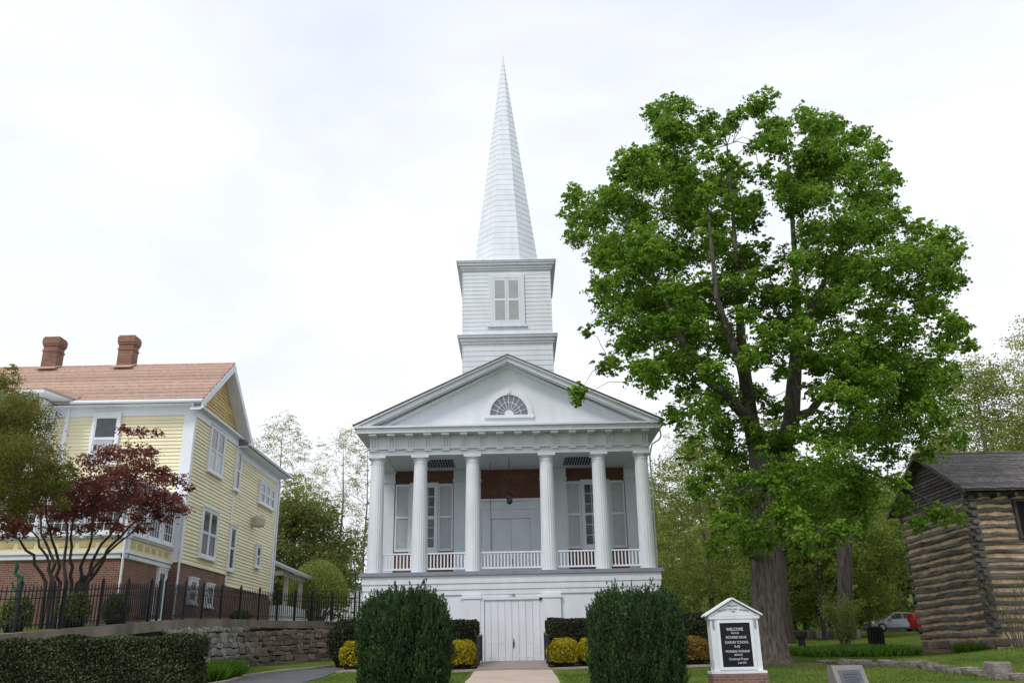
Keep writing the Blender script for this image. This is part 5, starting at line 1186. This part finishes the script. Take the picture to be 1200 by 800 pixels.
dr = np.stack([rng.normal(0, .5, len(C)), rng.normal(0, .5, len(C)), np.ones(len(C))], 1); dr /= np.linalg.norm(dr, axis=1, keepdims=True)
C += dr * .02; leaf_object('grass', C, .07, l_grass, None, up=0, tan=dr, width=.16, kind='stuff', label='short mown lawn grass in front of the church', cat='grass', rnd=np.clip(.5 + .3 * np.sin(C[:, 0] * 1.1) * np.sin(C[:, 1] * .9), 0, 1))

# ------------------------------------------------------------------ background trees
def tree(name, x, y, h, r, lm, bm, label, n_cl=26, per=420, leaf=.2, z_lo=.3, tr=None, lean=0., group='trees behind the churchyard', flat=.8, sky=0., shape=1.0, z0=None, cl=.32):
    z0 = g(x, y) if z0 is None else z0
    t = thing(name, (x, y, z0 - .1), label, 'tree', group); cs = []
    for k in range(n_cl):
        u = (k + .5) / n_cl; zz = z_lo + (1 - z_lo) * u; w_ = math.sin(math.pi * min(1, (u * .86 + .12))) ** .6 * shape
        a = k * 2.4 + random.uniform(-.5, .5); rr = r * w_ * random.uniform(.25, 1.0)
        cs.append((x + lean * zz * h + rr * math.cos(a), y + rr * math.sin(a), z0 + h * zz, r * random.uniform(cl * .75, cl * 1.25)))
    tr = tr or h * .018; mb = MB()
    nd = limb_nodes(mb, [(x, y, z0 - .2), (x + .03 * h * lean, y, z0 + h * .12), (x + lean * h * .35 + random.uniform(-.2, .2), y, z0 + h * .35), (x + lean * h * .6 + random.uniform(-.4, .4), y, z0 + h * .62), (x + lean * h * .9, y, z0 + h * .93)], [tr * 1.25, tr, tr * .8, tr * .5, tr * .12], 8)
    grow(mb, nd, cs, .02, .3, n=4)
    mb.build('trunk', bm, t)
    C, Nn, Rr = clump_leaves(cs, per, 18, flat, .15); leaf_object('crown', C, leaf, lm, t, up=.6, rnd=Rr)
    return t
def dup(src, x, y, s, rz, label, group='trees behind the churchyard', z0=None):
    c = src.copy(); COL.objects.link(c); c.location = (x, y, (g(x, y) if z0 is None else z0) - .1); c.rotation_euler = (0, 0, rz); c.scale = (s, s, s); c['label'] = label; c['group'] = group
    for k in src.children:
        d = k.copy(); COL.objects.link(d); d.parent = c
    return c
# left gap between house and church
zt = 4.2
tree('broad_tree', -15.4, 62, 8.0, 4.1, l_mixed, bark_dark, 'dense rounded green tree tinged with red behind the white shed', 46, 360, .17, .12, z0=zt, cl=.36)
tree('broad_tree', -20.8, 66, 8.3, 3.6, l_mixed, bark_dark, 'dense green tree tinged with red beside the rear corner of the yellow house', 40, 340, .18, .15, z0=zt, cl=.36)
tree('budding_tree', -21.5, 78, 18.5, 5.0, l_pale, bark_pale, 'tall airy budding tree just right of the yellow house', 80, 150, .11, .32, z0=zt, tr=.17, cl=.22)
tree('budding_tree', -17.0, 84, 18.8, 5.0, l_pale, bark_pale, 'tall airy budding tree above the middle of the gap left of the church', 80, 130, .11, .32, z0=zt, tr=.17, cl=.22)
tree('bare_tree', -14.2, 82, 18.0, 3.6, l_pale, bark_pale, 'slender nearly bare tree just left of the church portico', 90, 34, .10, .3, z0=zt, cl=.2, tr=.13)
tree('slim_evergreen', -12.2, 74, 9.2, 1.6, l_mid, bark_dark, 'narrow dark green tree at the left edge of the church columns', 22, 420, .16, .1, z0=zt)
ws = thing('round_shrub', (-12.5, 56, 3.7), 'round bright green twiggy shrub between the porch and the shed', 'shrub')
mb = MB()
for k in range(46):
    a = random.uniform(0, 6.28); sp = random.uniform(.2, 2.0); hh = 3.7 * math.sqrt(max(.1, 1 - (sp / 2.25) ** 2)); mb.tube([(-12.5 + .3 * math.cos(a), 56 + .3 * math.sin(a), 3.6), (-12.5 + sp * .75 * math.cos(a), 56 + sp * .75 * math.sin(a), 3.7 + hh * .55), (-12.5 + sp * math.cos(a), 56 + sp * math.sin(a), 3.7 + hh)], [.03, .02, .005], 4)
mb.build('stems', bark_pale, ws)
d = unit(15000); d[:, 2] = np.abs(d[:, 2]); rr_ = rng.uniform(.6, 1.03, (15000, 1)) ** .8; C = np.array([-12.5, 56, 4.7]) + d * rr_ * np.array([2.05, 2.05, 2.85]); leaf_object('foliage', C, .10, l_fresh, ws, up=.3)
tree('leafy_tree', -18.6, 74, 12.0, 3.8, l_fresh, bark_pale, 'fresh green tree between the yellow house and the airy budding trees', 44, 170, .16, .15, z0=zt)
# right of the church
B1 = tree('airy_tree', 14.2, 66, 14.5, 4.6, l_fresh, bark_pale, 'yellow green airy tree just right of the church portico', 48, 230, .16, .12, tr=.2)
B2 = tree('budding_tree', 16.8, 78, 19.0, 4.8, l_pale, bark_pale, 'tall pale budding tree with bare branches right of the church', 80, 130, .12, .3, tr=.2, cl=.22)
B3 = tree('leafy_tree', 22.5, 62, 11.5, 4.2, l_mid, bark_dark, 'mid green leafy tree seen just left of the maple trunk', 44, 380, .17, .12)
dup(B1, 19.5, 64, .8, 1.2, 'yellow green tree behind the church sign'); dup(B1, 11.5, 72, .85, 2.2, 'yellow green tree half hidden behind the church portico')
dup(B3, 18.2, 60, .9, 2.0, 'mid green tree right behind the maple trunk')
dup(B1, 29.5, 76, .95, 4.0, 'fresh green tree between the maple and the broken trunk')
B4 = tree('leafy_tree', 27.5, 54, 10.0, 4.2, l_bright, bark_dark, 'bright green low spreading tree behind the broken trunk', 44, 340, .16, .42)
dup(B4, 37, 86, 1.15, 1.0, 'bright green spreading tree above the grey car'); dup(B4, 42, 66, 1.1, 3.0, 'bright green spreading tree behind the log cabin')
# broken-topped trunk, and dark straight trunks
bt = thing('snag_tree', (16.9, 47, g(16.9, 47)), 'dead grey trunk with a forked broken top left of the cabin', 'tree')
mb = MB(); b0 = at(992, 747, 47); mb.tube([b0, at(991, 700, 47), at(990, 660, 47), at(989, 632, 47)], [.50, .40, .37, .35], 12); mb.tube([at(986, 640, 47), at(983, 615, 47), at(984, 598, 47)], [.26, .2, .12], 8); mb.tube([at(993, 640, 47), at(999, 618, 47), at(1004, 606, 47)], [.24, .17, .08], 8); mb.build('trunk', bark_snag, bt)
cs = px_clumps([(1000, 690, 10), (985, 715, 9), (1010, 700, 9)], 46, .5); C, Nn, Rr = clump_leaves(cs, 160, 12); leaf_object('shoots', C, .16, l_fresh, bt, up=.5, rnd=Rr, kind='stuff')
T1 = tree('straight_tree', at(922, 745, 52).x, 52, 13, 3.4, l_mid, bark_dark, 'dark straight trunk just right of the maple', 24, 200, .2, .5, tr=.42)
T2 = tree('slender_tree', at(966, 742, 56).x, 56, 10, 2.6, l_fresh, bark_dark, 'slender dark tree beside the lamp post', 22, 160, .18, .4, tr=.13)
dup(T2, at(944, 735, 62).x, 62, 1.0, 2.0, 'slender dark tree right of the maple and beyond the stump'); dup(T2, at(1045, 720, 80).x, 80, 1.2, 4.0, 'leaning dark tree right above the grey car')
dup(T2, at(1018, 725, 70).x, 70, 1.05, 5.2, 'slender dark tree left of the grey car')
# tall pale trees at the right edge
E1 = tree('spring_tree', 41.5, 62, 22.0, 6.6, l_pale, bark_pale, 'tall pale yellow green tree at the right edge above the cabin roof', 70, 170, .17, .2)
tree('spring_tree', 33.5, 60, 18.5, 5.0, l_fresh, bark_pale, 'yellow green tree between the maple and the tall pale tree', 56, 230, .17, .15)
dup(E1, 47, 70, .9, 2.1, 'pale yellow green tree cut by the right edge of the picture'); dup(E1, 37, 74, .72, 4.0, 'pale tree behind the cabin roof')
# far wood on the hillside: one mass on either side
def wood(label, spots, lm, hh):
    cs = []; mb = MB()
    for x, y in spots:
        z = g(x, y); h = hh * random.uniform(.7, 1.1); mb.tube([(x, y, z - .3), (x + random.uniform(-.4, .4), y, z + h * .5), (x + random.uniform(-.6, .6), y, z + h * .9)], [.22, .16, .04], 5)
        for k in range(9):
            u = random.random(); rr = h * .26 * (1 - .6 * abs(u - .35)); a = random.uniform(0, 6.28); cs.append((x + rr * math.cos(a), y + rr * math.sin(a), z + h * (.16 + .78 * u), h * random.uniform(.09, .16)))
    C, Nn, Rr = clump_leaves(cs, 60, 14, .85, .15)
    o = leaf_object('far_wood', C, .42, lm, None, up=.5, rnd=Rr, kind='stuff', label=label, cat='wood')
    t_ = mb.build('far_trunks', bark_dark, None, kind='stuff', label=label.replace('wood', 'wood trunks'), cat='wood')
sp = [(random.uniform(5, 75), random.uniform(86, 150)) for _ in range(70)]
wood('light green far wood on the hillside right of the church', sp, l_fresh, 13)
sp = [(random.uniform(-70, 4), random.uniform(88, 140)) for _ in range(62)]
wood('light green far wood on the hillside left of the church', sp, l_fresh, 11)
sp = [(random.uniform(14, 62), random.uniform(80, 92)) for _ in range(30)]
wood('low green undergrowth wood at the foot of the right hill', sp, l_mid, 5)
# ivy-like cover on the slope
n = 14000; gx = rng.uniform(10, 60, n); gy = rng.uniform(58, 100, n); C = np.stack([gx, gy, hgt(gx, gy) + .1], 1); C = C[~((gx > 18) & (gx < 40) & (gy < 80))]
leaf_object('slope_cover', C, .35, l_bright, None, up=1.0, kind='stuff', label='leafy green cover on the slope behind the lawn', cat='ground cover')
